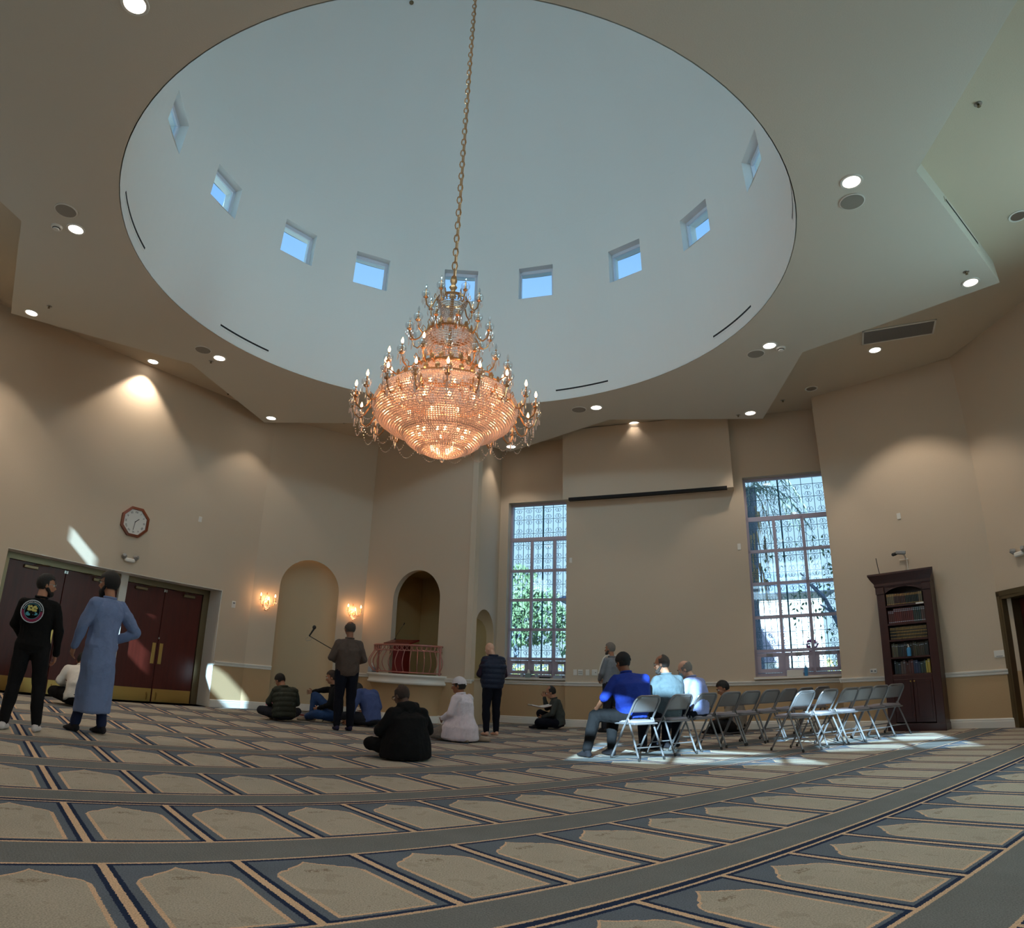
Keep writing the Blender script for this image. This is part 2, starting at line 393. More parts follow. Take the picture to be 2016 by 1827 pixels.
# sunlit floor patches decide where the high panes of the back wall and the left wall sit
back = Plane(P11, P12)
def trace(pl, x, y, z): return pl.hit(Vector((x, y, z)), -SUND)
hb = []
for (xa, ya, xb, yb) in ((1.15, 8.95, 3.95, 7.35), (4.15, 9.35, 6.25, 7.75)):
    sa, za = trace(back, xa, ya, 0); sb, zb = trace(back, xb, yb, 0)
    zm = (za+zb)/2; hb.append((min(sa, sb), max(sa, sb), zm, zm+.36, zm+.50, zm+1.25))
holes_back = []
su = sorted((trace(back, 2.06, 8.8, 1)[0], trace(back, 3.15, 9.75, 1)[0]))
hb[0] = hb[0][:5]+(hb[0][2]+1.12,); hb[1] = hb[1][:5]+(hb[1][2]+1.02,); hup = (su[0], su[1], hb[0][5]+.05, trace(back, 2.7, 9.4, 1.22)[1])
for s0, s1, a, b_, c_, d_ in hb: holes_back.append(rect_loop(s0, s1, a, min(d_, 6.1)))
holes_back.append(rect_loop(*hup))
left2 = Plane(P13, P0); Lf0 = Plane(P0, P1)
hl = []
for (x, y, z, ws, hz) in tuple(Lf0.at(*q)[:]+r for q, r in (((6.02, .50, 0), (1.9, .62)), ((4.18, 1.12, -.5), (1.15, .50)), ((2.75, 2.62, 0), (.75, .34)))):
    s, zz = trace(left2, x, y, z); hl.append((s-ws/2-.12, s+ws/2-.12, zz-hz/2, zz+hz/2))
wl = {}
LEFT_OPEN = rect_loop(1.5, 5.80, 0.0, 2.32)
wl['left'], _ = wall('wall_left', P0, P1, [LEFT_OPEN], thick=.62, e0=.6, e1=.2, label='beige wall with the paired dark doors')
wl['mihrab'], _ = wall('wall_mihrab', P1, P2, [arch_loop(.585, 1.965, 0.0, 2.60, rise=.66)], thick=.2, e0=.2, e1=.3)
wl['minbar'], _ = wall('wall_minbar', P2, P3, [arch_loop(.88, 2.20, .92, 2.52, rise=.64)], thick=.14, e0=.3)
wl['side'], _ = wall('wall_side', P3, P4, [arch_loop(.14, 1.46, 0.06, 1.84, rise=.52)], thick=.12, e1=.2)
W1 = (.20, 1.63, .98, 4.90); W2 = (3.80, 5.50, .98, 4.99)
wl['win1'], _ = wall('wall_window_bay', P4, P4b, [rect_loop(W1[0], W1[1], W1[2], W1[3])], thick=.38, e0=.2, e1=.3)
wall('wall_bay_return', P4b, P5, thick=.02)
wl['central'], _ = wall('wall_central', P5, P6, [rect_loop(W2[0], W2[1], W2[2], W2[3])], thick=.38, e1=.3)
wl['ret2'], _ = wall('wall_right_return', P6, P7, thick=.02)
wl['wall3'], _ = wall('wall_bookcase', P7, P8, thick=.3, e1=.2)
wl['wall4'], _ = wall('wall_right', P8, P9, [rect_loop(.08, 1.75, 0.0, 2.09)], thick=.5, e0=.2, e1=.2)
wall('wall_right_rear', P9, P10, [rect_loop(2.2, 4.0, .98, 4.99)], thick=.4, e0=.2, e1=.4)
wall('wall_rear_right', P10, P11, thick=.4, e0=.3, e1=.3)
wall('wall_rear', P11, P12, holes_back, thick=.3, e0=.3, e1=.3)
wall('wall_rear_left', P12, P13, thick=.4, e0=.3, e1=.3)
wall('wall_left_rear', P13, P0, [rect_loop(*h) for h in hl], thick=.06, e0=.3, e1=.4)

# floor: flat carpeted slab
room = [P0, P1, P2, P3, P4, P4b, P5, P6, P7, P8, P9, P10, P11, P12, P13]
big = [(-10.2, .8), (-10.0, 9.6), (-5.2, 16.3), (-2.6, 18.0), (1.0, 17.0), (9.0, 13.0), (9.8, 1.0), (4.0, -4.4), (-6.0, -1.0)]
mb = MB(); mb.prism(big, -.2, 0.0); struct(mb.build('floor', 'carpet'), 'prayer carpet woven with rows of blue-edged niches')

# upper ceiling, star-shaped soffit and dome drum
DC = Vector((-.50, 7.78, 0)); DR = 4.382
NS = 120
def ring(r, n=NS): return [(DC.x+r*math.cos(2*PI*i/n), DC.y+r*math.sin(2*PI*i/n)) for i in range(n)]
def holed(name, outer, inner, z0, z1, m):
    loops = [outer, inner]; flat = [q for lp in loops for q in lp]; n = len(flat)
    tri = geometry.tessellate_polygon([[Vector((x, y, 0)) for x, y in lp] for lp in loops])
    vs = [(x, y, z0) for x, y in flat]+[(x, y, z1) for x, y in flat]; fs = [tuple(t) for t in tri]+[tuple(i+n for i in t) for t in tri]; o = 0
    for lp in loops:
        k = len(lp); fs += [(o+i, o+(i+1) % k, o+(i+1) % k+n, o+i+n) for i in range(k)]; o += k
    mb = MB(); mb.add(vs, fs); return struct(mb.build(name, m))
holed('ceiling', big, ring(DR+.05), ZC, ZC+.25, 'upper_ceiling')
star = [(-6.20, 6.44), (-8.06, 8.91), (-5.42, 10.73), (-4.88, 13.65), (-1.89, 13.36), (.55, 14.92), (2.45, 12.67), (5.57, 12.31), (5.09, 9.36), (7.08, 6.91),
        (4.53, 5.02), (4.13, 1.88), (.89, 2.20), (-1.54, .35), (-3.46, 2.85), (-6.57, 3.37)]
holed('ceiling_star_soffit', star, ring(DR+.012), 6.0, ZC, 'ceiling')['label'] = 'lower ceiling cut as an eight-pointed star'
# cylindrical drum with square window openings
dw = [(-171.5, 5.0, 8.04, 8.64), (163.6, 4.85, 8.2, 8.87), (138.6, 4.85, 8.27, 9.0), (117.0, 4.75, 8.29, 9.04), (92.3, 4.6, 8.31, 9.06), (71.6, 4.75, 8.33, 9.08),
      (45.9, 4.8, 8.27, 9.01), (22.9, 4.85, 8.15, 8.84), (-3.2, 5.0, 7.98, 8.6), (-51, 4.8, 8.2, 8.95), (-75, 4.8, 8.2, 8.95), (-99, 4.8, 8.2, 8.95), (-123, 4.8, 8.2, 8.95), (-147, 4.8, 8.2, 8.95)]
zs = sorted(set([6.0, 10.0]+[z for q in dw for z in q[2:]]))
ang = sorted(set([round((a+d) % 360, 3) for a, h, _, _ in dw for d in (-h, 0, h)]+[float(x) for x in range(0, 360, 3)]))
mb = MB(); RO = .40
def inhole(a, z):
    for a0, h, z0, z1 in dw:
        if abs((a-a0+180) % 360-180) < h and z0 < z < z1: return True
    return False
for R_ in (DR, DR+RO):
    base = len(mb.v); na = len(ang)
    vs = [(DC.x+R_*math.cos(math.radians(a)), DC.y+R_*math.sin(math.radians(a)), z) for z in zs for a in ang]; fs = []
    for i in range(len(zs)-1):
        for j in range(na):
            a2 = ang[(j+1) % na]+(360 if j == na-1 else 0)
            if inhole((ang[j]+a2)/2, (zs[i]+zs[i+1])/2): continue
            fs.append((i*na+j, i*na+(j+1) % na, (i+1)*na+(j+1) % na, (i+1)*na+j))
    mb.add(vs, fs)
def cyl(a, z, r): a = math.radians(a); return Vector((DC.x+r*math.cos(a), DC.y+r*math.sin(a), z))
for a0, h, z0, z1 in dw:
    for (q, p) in (((a0-h, z0), (a0+h, z0)), ((a0+h, z0), (a0+h, z1)), ((a0+h, z1), (a0-h, z1)), ((a0-h, z1), (a0-h, z0))):
        mb.add([cyl(*q, DR), cyl(*p, DR), cyl(*p, DR+RO), cyl(*q, DR+RO)], [(0, 1, 2, 3)])
drum = struct(mb.build('ceiling_drum', 'dome'), 'round white drum under the dome')
mb = MB(); n = 18; mb.lathe([(DR*math.cos(PI/2*i/n)+.0005, 10.0+4.4*math.sin(PI/2*i/n)) for i in range(n+1)], 96, c=DC)
o = mb.build('ceiling_dome', 'dome', smooth=True); struct(o, 'smooth pale dome')
mb = MB(); mb.lathe([(DR+.6, 9.9), (DR+.6, 10.4), (DR*.9, 12.4), (DR*.5, 14.3), (.01, 15.0)], 48, c=DC); struct(mb.build('ceiling_dome_roof', 'upper_ceiling'))
# dome windows: frame and pane
DOME_FILL_W = 74.0
for i, (a0, h, z0, z1) in enumerate(dw):
    r = DR+.17; hw = r*math.radians(h)+.01; zc = (z0+z1)/2; hz = (z1-z0)/2+.01; a = math.radians(a0)
    R = Matrix((Vector((-math.sin(a), math.cos(a), 0)), Vector((math.cos(a), math.sin(a), 0)), Vector((0, 0, 1)))).transposed()
    f = empty('window_%d' % (i+3), cyl(a0, zc, r), a-PI/2); struct(f, 'small square window high in the dome drum')
    mb = MB(); t = .04
    for c, d in (((0, 0, hz-t/2), (2*hw, .07, t)), ((0, 0, -hz+t/2), (2*hw, .07, t)), ((hw-t/2, 0, 0), (t, .07, 2*hz)), ((-hw+t/2, 0, 0), (t, .07, 2*hz)), ((0, -.02, hz-t-.02), (2*hw-2*t, .03, .04)), ((hw-t-.02, -.02, 0), (.04, .03, 2*hz-2*t))): mb.box(c, d)
    o = mb.build('window_frame', 'dome_frame', f); g = MB(); g.box((0, .02, 0), (2*hw-2*t+.01, .008, 2*hz-2*t+.01)); g.build('pane', 'window_glass', f)
    for q in (o,): pass
    if -150 < a0 < -20: window_fill_lamp(cyl(a0, zc, r+.16), -Vector((math.cos(a), math.sin(a), -.0)), 2*hw, 2*hz, DOME_FILL_W, (.90, .97, 1.0))  # rear drum windows get an added fill lamp that brightens the dome
    else: portal(cyl(a0, zc, r+.11), -Vector((math.cos(a), math.sin(a), 0)), 2*hw, 2*hz)

# rails and baseboards
Lf, Mi, Mn, Sd, Wb, Ce, R2, W3, W4 = (wl[k] for k in ('left', 'mihrab', 'minbar', 'side', 'win1', 'central', 'ret2', 'wall3', 'wall4'))
runs(Lf, 'trim_1', [(0, 1.5), (5.80, Lf.L)], 'rail'); runs(Lf, 'baseboard_left', [(0, 1.5), (5.80, Lf.L)], 'base')
runs(Mi, 'trim_2', [(0, .58), (1.97, Mi.L)], 'rail'); runs(Mi, 'baseboard_mihrab', [(0, .58), (1.97, Mi.L)], 'base')
runs(Mn, 'trim_3', [(0, .62), (2.44, Mn.L+.03)], 'rail'); runs(Mn, 'baseboard_minbar', [(0, .7), (2.3, Mn.L+.02)], 'base')
runs(Sd, 'trim_4', [(0, .13), (1.47, Sd.L)], 'rail'); runs(Sd, 'baseboard_side', [(-.02, .13), (1.47, Sd.L)], 'base')
runs(Wb, 'trim_5', [(0, Wb.L)], 'rail'); runs(Wb, 'baseboard_bay', [(0, Wb.L)], 'base')
runs(Ce, 'trim_6', [(-.02, Ce.L)], 'rail'); runs(Ce, 'baseboard_central', [(-.02, Ce.L)], 'base')
runs(R2, 'trim_7', [(0, R2.L+.03)], 'rail'); runs(R2, 'baseboard_return', [(0, R2.L+.02)], 'base')
runs(W3, 'trim_8', [(-.02, .83), (1.76, W3.L)], 'rail'); runs(W3, 'baseboard_bookcase', [(-.02, .85), (1.76, W3.L)], 'base')
runs(Plane(P9, P10), 'trim_9', [(0, 6)], 'rail'); runs(Plane(P9, P10), 'baseboard_right', [(0, 6)], 'base')
runs(Plane(P13, P0), 'trim_10', [(0, 6.7)], 'rail'); runs(Plane(P13, P0), 'baseboard_rear', [(0, 6.7)], 'base')

# mihrab niche: half cylinder closed by a half dome
mb = MB(); cs, r = 1.275, .69; n = 20; rows = []
def mi(s, z, d): return Mi.at(s, z, d)
for z in (0.0, .86, .8601, 2.60): rows.append([mi(cs-r*math.cos(PI*j/n), z, -r*.75*math.sin(PI*j/n)) for j in range(n+1)])
for i in range(1, 11):
    a = PI/2*i/10; rows.append([mi(cs-r*math.cos(a)*math.cos(PI*j/n), 2.60+.66*math.sin(a), -r*.75*math.cos(a)*math.sin(PI*j/n)) for j in range(n+1)])
vs = [p for q in rows for p in q]; mb.add(vs, [(i*(n+1)+j, i*(n+1)+j+1, (i+1)*(n+1)+j+1, (i+1)*(n+1)+j) for i in range(len(rows)-1) for j in range(n)])
mat('niche_paint', srgb(204, 184, 152), 0.75, bump=.08, bscale=60)
mb = mb.build('wall_mihrab_niche', 'niche_paint'); struct(mb, 'tall round-headed prayer niche'); mb.data.polygons.foreach_set('use_smooth', [True]*len(mb.data.polygons))
mb = MB(); pts = [mi(cs-(r-.01)*math.cos(PI*j/n), .0, -(r*.75-.01)*math.sin(PI*j/n)) for j in range(n+1)]
ring0 = [p+Vector((0, 0, 0)) for p in pts]
mb.loft([[p, p+Vector((0, 0, .13)), p+Vector((0, 0, .14))+(mi(cs, 0, 0)-p).normalized()*.012, p+(mi(cs, 0, 0)-p).normalized()*.02] for p in pts])
struct(mb.build('baseboard_niche', 'white_trim'))
# minbar recess room behind the arched opening, with its own small ceiling
mb = MB(); s0, s1, dd, zt = .55, 2.5, 1.35, 3.05
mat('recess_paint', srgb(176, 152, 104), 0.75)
def mq(*q): mb.add([Mn.at(*p) for p in q], [(0, 1, 2, 3)])
mq((s0, .7, -.13), (s0, zt+.15, -.13), (s0, zt+.15, -dd), (s0, .7, -dd)); mq((s1, .7, -.13), (s1, zt+.15, -.13), (s1, zt+.15, -dd), (s1, .7, -dd))
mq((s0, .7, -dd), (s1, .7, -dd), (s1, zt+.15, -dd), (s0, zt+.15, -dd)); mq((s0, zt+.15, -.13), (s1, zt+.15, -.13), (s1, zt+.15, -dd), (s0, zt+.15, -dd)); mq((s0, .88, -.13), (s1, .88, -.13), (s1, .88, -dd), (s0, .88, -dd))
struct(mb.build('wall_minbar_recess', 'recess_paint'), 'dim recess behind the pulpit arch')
# small side niche
mb = MB(); cs2, r2 = .80, .66; rows = []
for z in (.06, 1.84): rows.append([Sd.at(cs2-r2*math.cos(PI*j/n), z, -.42*math.sin(PI*j/n)) for j in range(n+1)])
for i in range(1, 9):
    a = PI/2*i/8; rows.append([Sd.at(cs2-r2*math.cos(a)*math.cos(PI*j/n), 1.84+.52*math.sin(a), -.42*math.cos(a)*math.sin(PI*j/n)) for j in range(n+1)])
mb.add([p for q in rows for p in q], [(i*(n+1)+j, i*(n+1)+j+1, (i+1)*(n+1)+j+1, (i+1)*(n+1)+j) for i in range(len(rows)-1) for j in range(n)])
o = mb.build('wall_side_niche', 'niche_paint'); struct(o, 'small round-headed niche beside the window bay'); o.data.polygons.foreach_set('use_smooth', [True]*len(o.data.polygons))
mb = MB(); mb.box(Sd.at(.8, .45, -.03), (1.3, .12, .9), Sd.R); mb.box(Sd.at(.8, .91, -.03), (1.3, .16, .02), Sd.R)
struct(mb.build('wall_side_niche_base', 'niche_paint'))

# ------------------------------------------------------------------ tall grilled windows
def scroll(mb, f, cx, cz, w_, h_, turn, up, r=.0045):
    pts = []
    for i in range(13):
        a = i/12*2*PI*1.15; q = 1-.62*i/12
        pts.append(f(cx+turn*(w_*.5*q*math.cos(a)-w_*.25), cz+up*(h_*.5*q*math.sin(a))))
    mb.tube(pts, r, 4, cap=False)
def big_window(i, pl, W, ms, label):
    s0, s1, z0, z1 = W; D = -.22
    f = empty('window_%d' % i, pl.at(0, 0), 0.0); struct(f, label); inv = f.location
    def bar(mb, sa, sb, za, zb, d=D, th=.07): mb.box(pl.at((sa+sb)/2, (za+zb)/2, d)-inv, (abs(sb-sa), th, abs(zb-za)), pl.R)
    zr = [1.47, 2.13, 2.80, 3.46, 4.13]
    if i == 1: zr = [1.38, 2.02, 2.68, 3.34, 4.06]
    mb = MB(); t = .05
    bar(mb, s0, s1, z1-t, z1); bar(mb, s0, s1, z0, z0+t*1.2); bar(mb, s0, s0+t, z0, z1); bar(mb, s1-t, s1, z0, z1)
    for z in zr: bar(mb, s0, s1, z-(.045 if z == zr[-1] else .03), z+(.045 if z == zr[-1] else .03))
    for s in ms: bar(mb, s-.03, s+.03, z0, zr[-1])
    mb.build('window_frame', 'window_metal', f)
    # hopper casements below
    edges = [s0+t]+list(ms)+[s1-t]
    for k in range(3):
        a, b_ = edges[k]+(.03 if k else 0), edges[k+1]-(.03 if k < 2 else 0); za, zb = z0+.07, zr[0]-.04
        mb = MB(); w_ = .075
        bar(mb, a, b_, zb-w_, zb, D+.04, .05); bar(mb, a, b_, za, za+w_, D+.04, .05); bar(mb, a, a+w_, za, zb, D+.04, .05); bar(mb, b_-w_, b_, za, zb, D+.04, .05)
        c = mb.build('casement', 'window_metal', f)
        mb = MB(); bar(mb, (a+b_)/2-.06, (a+b_)/2+.06, zb-.055, zb-.01, D+.08, .03); mb.build('latch', 'grey_metal', c)
    mb = MB(); bar(mb, s0+t/2, s1-t/2, z0+.03, z1-.03, D-.01, .008); mb.build('pane', 'window_glass', f)
    # wrought grille on the street side
    mb = MB(); G = D-.20; fl = lambda s, z: pl.at(s, z, G)-inv
    nb = 9; step = (s1-s0)/nb*1.0; z = z0+.02; row = 0
    heights = []; zz = z0
    while zz < z1: heights.append(zz); zz += (.27 if row % 2 == 0 else .33); row += 1
    for h in heights: mb.tube([fl(s0-.05, h), fl(s1+.05, h)], .006, 4)
    nn = int(round((s1-s0)/.235)); st = (s1-s0)/nn
    for q in range(nn+1): mb.tube([fl(s0+q*st, z0-.05), fl(s0+q*st, z1+.05)], .007 if q != nn//2 else .02, 4)
    for hi in range(len(heights)-1):
        ha, hb_ = heights[hi], heights[hi+1]; hc = (ha+hb_)/2; hh = hb_-ha
        for q in range(nn):
            c = s0+(q+.5)*st
            if hi % 2:       # upright bar with paired scrolls
                mb.tube([fl(c, ha), fl(c, hb_)], .005, 4)
                for u in (-1, 1):
                    scroll(mb, fl, c+st*.27, hc+u*hh*.27, st*.36, hh*.34, 1, u); scroll(mb, fl, c-st*.2, hc+u*hh*.27, st*.36, hh*.34, -1, u)
            else:            # rosette of four scrolls
                for u in (-1, 1):
                    for v_ in (-1, 1): scroll(mb, fl, c+v_*st*.22, hc+u*hh*.22, st*.42, hh*.42, v_, u)
    g = mb.build('grille', 'iron', f)
    # sill and frame trim
    mb = MB(); mb.box(pl.at((s0+s1)/2, z0-.03, -.08)-inv, (s1-s0+.06, .30, .035), pl.R); mb.build('sill', 'white_trim', f)
    portal(pl.at((s0+s1)/2, (z0+z1)/2, -.36), pl.n, s1-s0, z1-z0)
    return f
big_window(1, Wb, W1, (.72, 1.26), 'tall grilled window in the bay left of the projector screen box')
big_window(2, Ce, W2, (4.36, 4.94), 'tall grilled window beside the bookcase wall')
big_window(30, Plane(P9, P10), (2.2, 4.0, .98, 4.99), (2.8, 3.4), 'unseen tall grilled window added beyond the right edge for its light')  # window added out of view to bring light onto the right soffit
window_fill_lamp(Plane(P9, P10).at(3.1, 3.0, -.6), Plane(P9, P10).n, 1.8, 4.0, 380, (.84, 1.0, .90))  # greenish fill lamp added outside that window
# out-of-view high windows, openings shaped to throw the sun patches: bars and panes
wn = 20
def high_window(pl, s0, s1, z0, z1, zbars=(), sbars=(), dep=.15):
    global wn
    wn += 1; f = empty('window_%d' % wn, pl.at((s0+s1)/2, (z0+z1)/2, -dep)); struct(f, 'unseen high window shaped to throw the sun patches'); inv = f.location; mb = MB()
    for sa, sb, za, zb in [(s0, s1, z1-.03, z1), (s0, s1, z0, z0+.03), (s0, s0+.03, z0, z1), (s1-.03, s1, z0, z1)]+[(s0, s1, z-.01, z+.01) if not isinstance(z, tuple) else (s0, s1, z[0], z[1]) for z in zbars]+[(s-.05, s+.05, z0, z1) for s in sbars]:
        mb.box(pl.at((sa+sb)/2, (za+zb)/2, -dep)-inv, (sb-sa, .05 if dep > .1 else .02, zb-za), pl.R)
    mb.build('window_frame', 'window_metal', f); mb = MB(); mb.box((0, 0, 0), (s1-s0, .006, z1-z0), pl.R); mb.build('pane', 'window_glass', f)
    window_fill_lamp(pl.at((s0+s1)/2, (z0+z1)/2, -.27), pl.n, s1-s0, z1-z0, 18*(s1-s0)*(z1-z0), (.95, .97, 1.0))  # weak fill lamp added behind each unseen pane
for k, (s0, s1, a, b_, c_, d_) in enumerate(hb):
    ss = [trace(back, x, y, 0)[0] for x, y in (((3.55, 7.9), (2.4, 8.65)) if k == 0 else ((5.6, 8.4),))]
    high_window(back, s0, s1, a, min(d_, 6.1), zbars=[(b_, c_), a+.12, a+.24, (c_+.33, c_+.37)], sbars=ss)
high_window(back, *hup)
for h in hl: high_window(left2, *h, dep=.03)
# ------------------------------------------------------------------ double doors in the left wall
def arch_z(pl): return pl.rz
mb = MB(); D = -.5
for sa, sb, za, zb, d, th in ((5.64, 5.80, 0, 2.32, D, .1), (1.5, 1.68, 0, 2.32, D, .1), (1.5, 5.8, 2.2, 2.32, D, .1)):
    mb.box(Lf.at((sa+sb)/2, (za+zb)/2, d), (sb-sa, th, zb-za), Lf.R)
struct(mb.build('trim_11', 'bronze'), 'bronze door frame in the left wall opening')
mb = MB(); mb.box(Lf.at(3.85, 1.16, D+.02), (.15, .16, 2.32), Lf.R); struct(mb.build('trim_12', 'white_trim'), 'white post between the two pairs of doors')
mb = MB(); mb.box(Lf.at(5.79, 1.16, -.25), (.012, .5, 2.32), Lf.R); mb.box(Lf.at(3.65, 2.315, -.25), (4.3, .5, .01), Lf.R); struct(mb.build('trim_13', 'white_trim'))
for pl_, s0_, s1_, d_, h_ in ((Lf, 1.3, 6.0, -.72, 2.5), (W4, -.1, 1.9, -.60, 2.3)):
    mb = MB(); mb.box(pl_.at((s0_+s1_)/2, h_/2-.05, d_), (s1_-s0_, .08, h_), pl_.R); struct(mb.build('wall_light_stop', 'bronze'))  # backing slab added behind the doors to stop sky light leaking through gaps
def double_door(i, sa, sb, label):
    f = empty('door_%d' % i, Lf.at((sa+sb)/2, 0, D), Lf.rz); struct(f, label); wd = (sb-sa)/2
    for sg in (-1, 1):
        cx = sg*wd/2
        mb = MB(); mb.bbox((cx, 0, 1.10), (wd-.008, .045, 2.19), .006); lf_ = mb.build('door_leaf', 'door_wood', f)
        mb = MB(); mb.bbox((cx, -.027, .125), (wd-.03, .006, .25), .002); mb.build('kick_plate', 'brass', lf_)
        mb = MB(); mb.bbox((sg*.078, -.027, .925), (.075, .006, .40), .002); mb.build('push_plate', 'brass', lf_)
        mb = MB(); mb.bbox((cx+sg*wd*.12, -.05, 2.12), (.26, .05, .06), .01); mb.tube([(cx+sg*wd*.05, -.08, 2.17), (cx-sg*.12, -.22, 2.185), (cx-sg*.22, -.06, 2.19)], .009, 6); mb.build('door_closer', 'bronze', lf_)
        mb = MB(); mb.tube([(sg*.10, -.03, .04), (sg*.10, -.05, .16)], .012, 8); mb.bbox((sg*.10, -.04, .16), (.035, .03, .05), .006); mb.build('floor_bolt', 'brass', lf_)
        mb = MB(); mb.box((sg*.02, -.03, 2.15), (.03, .02, .05)); mb.build('latch', 'steel', lf_)
    mb = MB(); mb.lathe([(.0, .012), (.018, .012), (.02, 0)], 12, c=(-.0, -.03, 1.22), R=rotm(PI/2)); mb.build('lock', 'steel', f)
double_door(1, 1.68, 3.78, 'pair of dark reddish doors behind the two standing men')
double_door(2, 3.92, 5.64, 'pair of dark reddish doors beside the prayer niche wall')
# right-hand door
D4 = -.38
mb = MB()
for sa, sb, za, zb, d, th in ((.05, .10, 0, 2.07, -.19, .40), (1.70, 1.75, 0, 2.07, -.19, .40), (.05, 1.75, 2.0, 2.07, -.19, .40), (-.02, .06, 0, 2.11, .005, .02), (1.74, 1.82, 0, 2.11, .005, .02), (-.02, 1.82, 2.05, 2.13, .005, .02)):
    mb.box(W4.at((sa+sb)/2, (za+zb)/2, d), (sb-sa, th, zb-za), W4.R)
struct(mb.build('trim_14', 'bronze'), 'olive door frame at the right edge')
f = empty('door_3', W4.at(.9, 0, -.36), W4.rz); struct(f, 'dark door in the right wall')
for sg in (-1, 1):
    mb = MB(); mb.bbox((sg*.4, 0, 1.0), (.795, .045, 1.99), .006); lf_ = mb.build('door_leaf', 'door_wood', f)
    mb = MB(); mb.bbox((sg*.4, -.027, .125), (.75, .006, .25), .002); mb.build('kick_plate', 'brass', lf_)
    mb = MB(); mb.bbox((sg*.45, -.05, 1.93), (.26, .05, .06), .01); mb.build('door_closer', 'bronze', lf_)

# ------------------------------------------------------------------ projector screen box on the central wall
f = empty('projector_screen_housing', Ce.at(1.80, 4.72, .0), Ce.rz, 'long boxed-out beige screen housing high on the wall between the two tall windows', 'screen housing')
mb = MB(); mb.box((0, -.14, .81), (3.62, .28, 1.60)); mb.build('box', 'niche_wall' if 'niche_wall' in M else 'wall', f)
mb = MB(); mb.box((0, -.225, .018), (3.36, .12, .06)); sl = mb.build('screen_slot', 'vent_dark', f)

# ------------------------------------------------------------------ pulpit balcony (minbar)
cs, hw_ = 1.49, 1.0
def bulge(r_s, r_d, a): return (cs+r_s*math.cos(a), r_d*math.sin(a))
def sweep(name, prof, m, lab=None, parent=None):      # prof: (half width, depth, z)
    mb = MB(); n = 28; rows = [[Mn.at(cs-rs*math.cos(PI*j/n), z, max(.0, rd*math.sin(PI*j/n)**.8)) for j in range(n+1)] for rs, rd, z in prof]
    mb.add([p for q in rows for p in q], [(i*(n+1)+j, i*(n+1)+j+1, (i+1)*(n+1)+j+1, (i+1)*(n+1)+j) for i in range(len(rows)-1) for j in range(n)])
    o = mb.build(name, m); o.data.polygons.foreach_set('use_smooth', [True]*len(o.data.polygons)); return o
o = sweep('wall_pulpit_base', [(.80, .48, 0), (.80, .48, .22), (.82, .50, .45), (.87, .56, .62), (.93, .63, .74), (.95, .66, .76)], 'wall'); struct(o, 'rounded pulpit base')
o = sweep('baseboard_pulpit', [(.83, .51, 0), (.83, .51, .12), (.81, .49, .14), (.80, .48, .14)], 'white_trim'); struct(o)
o = sweep('trim_15', [(.94, .64, .74), (.97, .68, .75), (.97, .68, .79), (.95, .66, .80), (.95, .66, .88), (.99, .70, .90), (.99, .70, .935), (.97, .68, .94), (.001, .0, .94)], 'white_trim'); struct(o, 'white curved ledge of the pulpit')
bal = empty('pulpit_railing', Mn.at(cs, .94, .0), Mn.rz, 'rose-coloured wrought railing bulging around the pulpit balcony', 'railing')
def bl(a, z, off=0.0):   # local coords of railing: -y into the room
    return (-(.86+off)*math.cos(a), -((.56+off)*math.sin(a)**.8 if math.sin(a) > 0 else 0)-.02, z)
mb = MB(); N = 30
mb.tube([bl(PI*j/N, .585) for j in range(N+1)], .020, 8); mb.build('top_rail', 'rose_iron', bal)
mb = MB(); mb.tube([bl(PI*j/N, .475) for j in range(N+1)], .010, 6); mb.build('middle_rail', 'rose_iron', bal)
mb = MB(); mb.tube([bl(PI*j/N, .04) for j in range(N+1)], .012, 6); mb.build('bottom_rail', 'rose_iron', bal)
mb = MB()
for j in range(22):
    a = PI*(j+.5)/22; p = Vector(bl(a, .53)); q = Vector(bl(a+.02, .53)); t = (q-p).normalized()
    mb.tube([p+t*.045*math.cos(b)+Vector((0, 0, .045*math.sin(b))) for b in [2*PI*i/10 for i in range(10)]], .008, 5, closed=True)
mb.build('ring_frieze', 'rose_iron', bal)
for j in range(17):
    a = PI*(j+.5)/17; mb = MB(); pts = []
    for i in range(11):
        u = i/10; off = .10*math.sin(PI*min(1, u*1.25))**1.2 if u < .8 else -.02*math.sin((u-.8)*5*PI)*1.0
        pts.append(bl(a, .475-.435*(1-u) if False else .475-.435*u if False else .04+.435*(1-u), off*(1-.0*u)))
    pts = [bl(a, .475-.43*u_, .105*math.sin(PI*u_**1.15)) for u_ in [i/10 for i in range(11)]]
    mb.tube(pts, .009, 5); mb.build('baluster', 'rose_iron', bal)
for a in (.06, PI-.06):
    mb = MB(); mb.tube([bl(a, .0), bl(a, .60)], .022, 8); mb.build('post', 'rose_iron', bal)
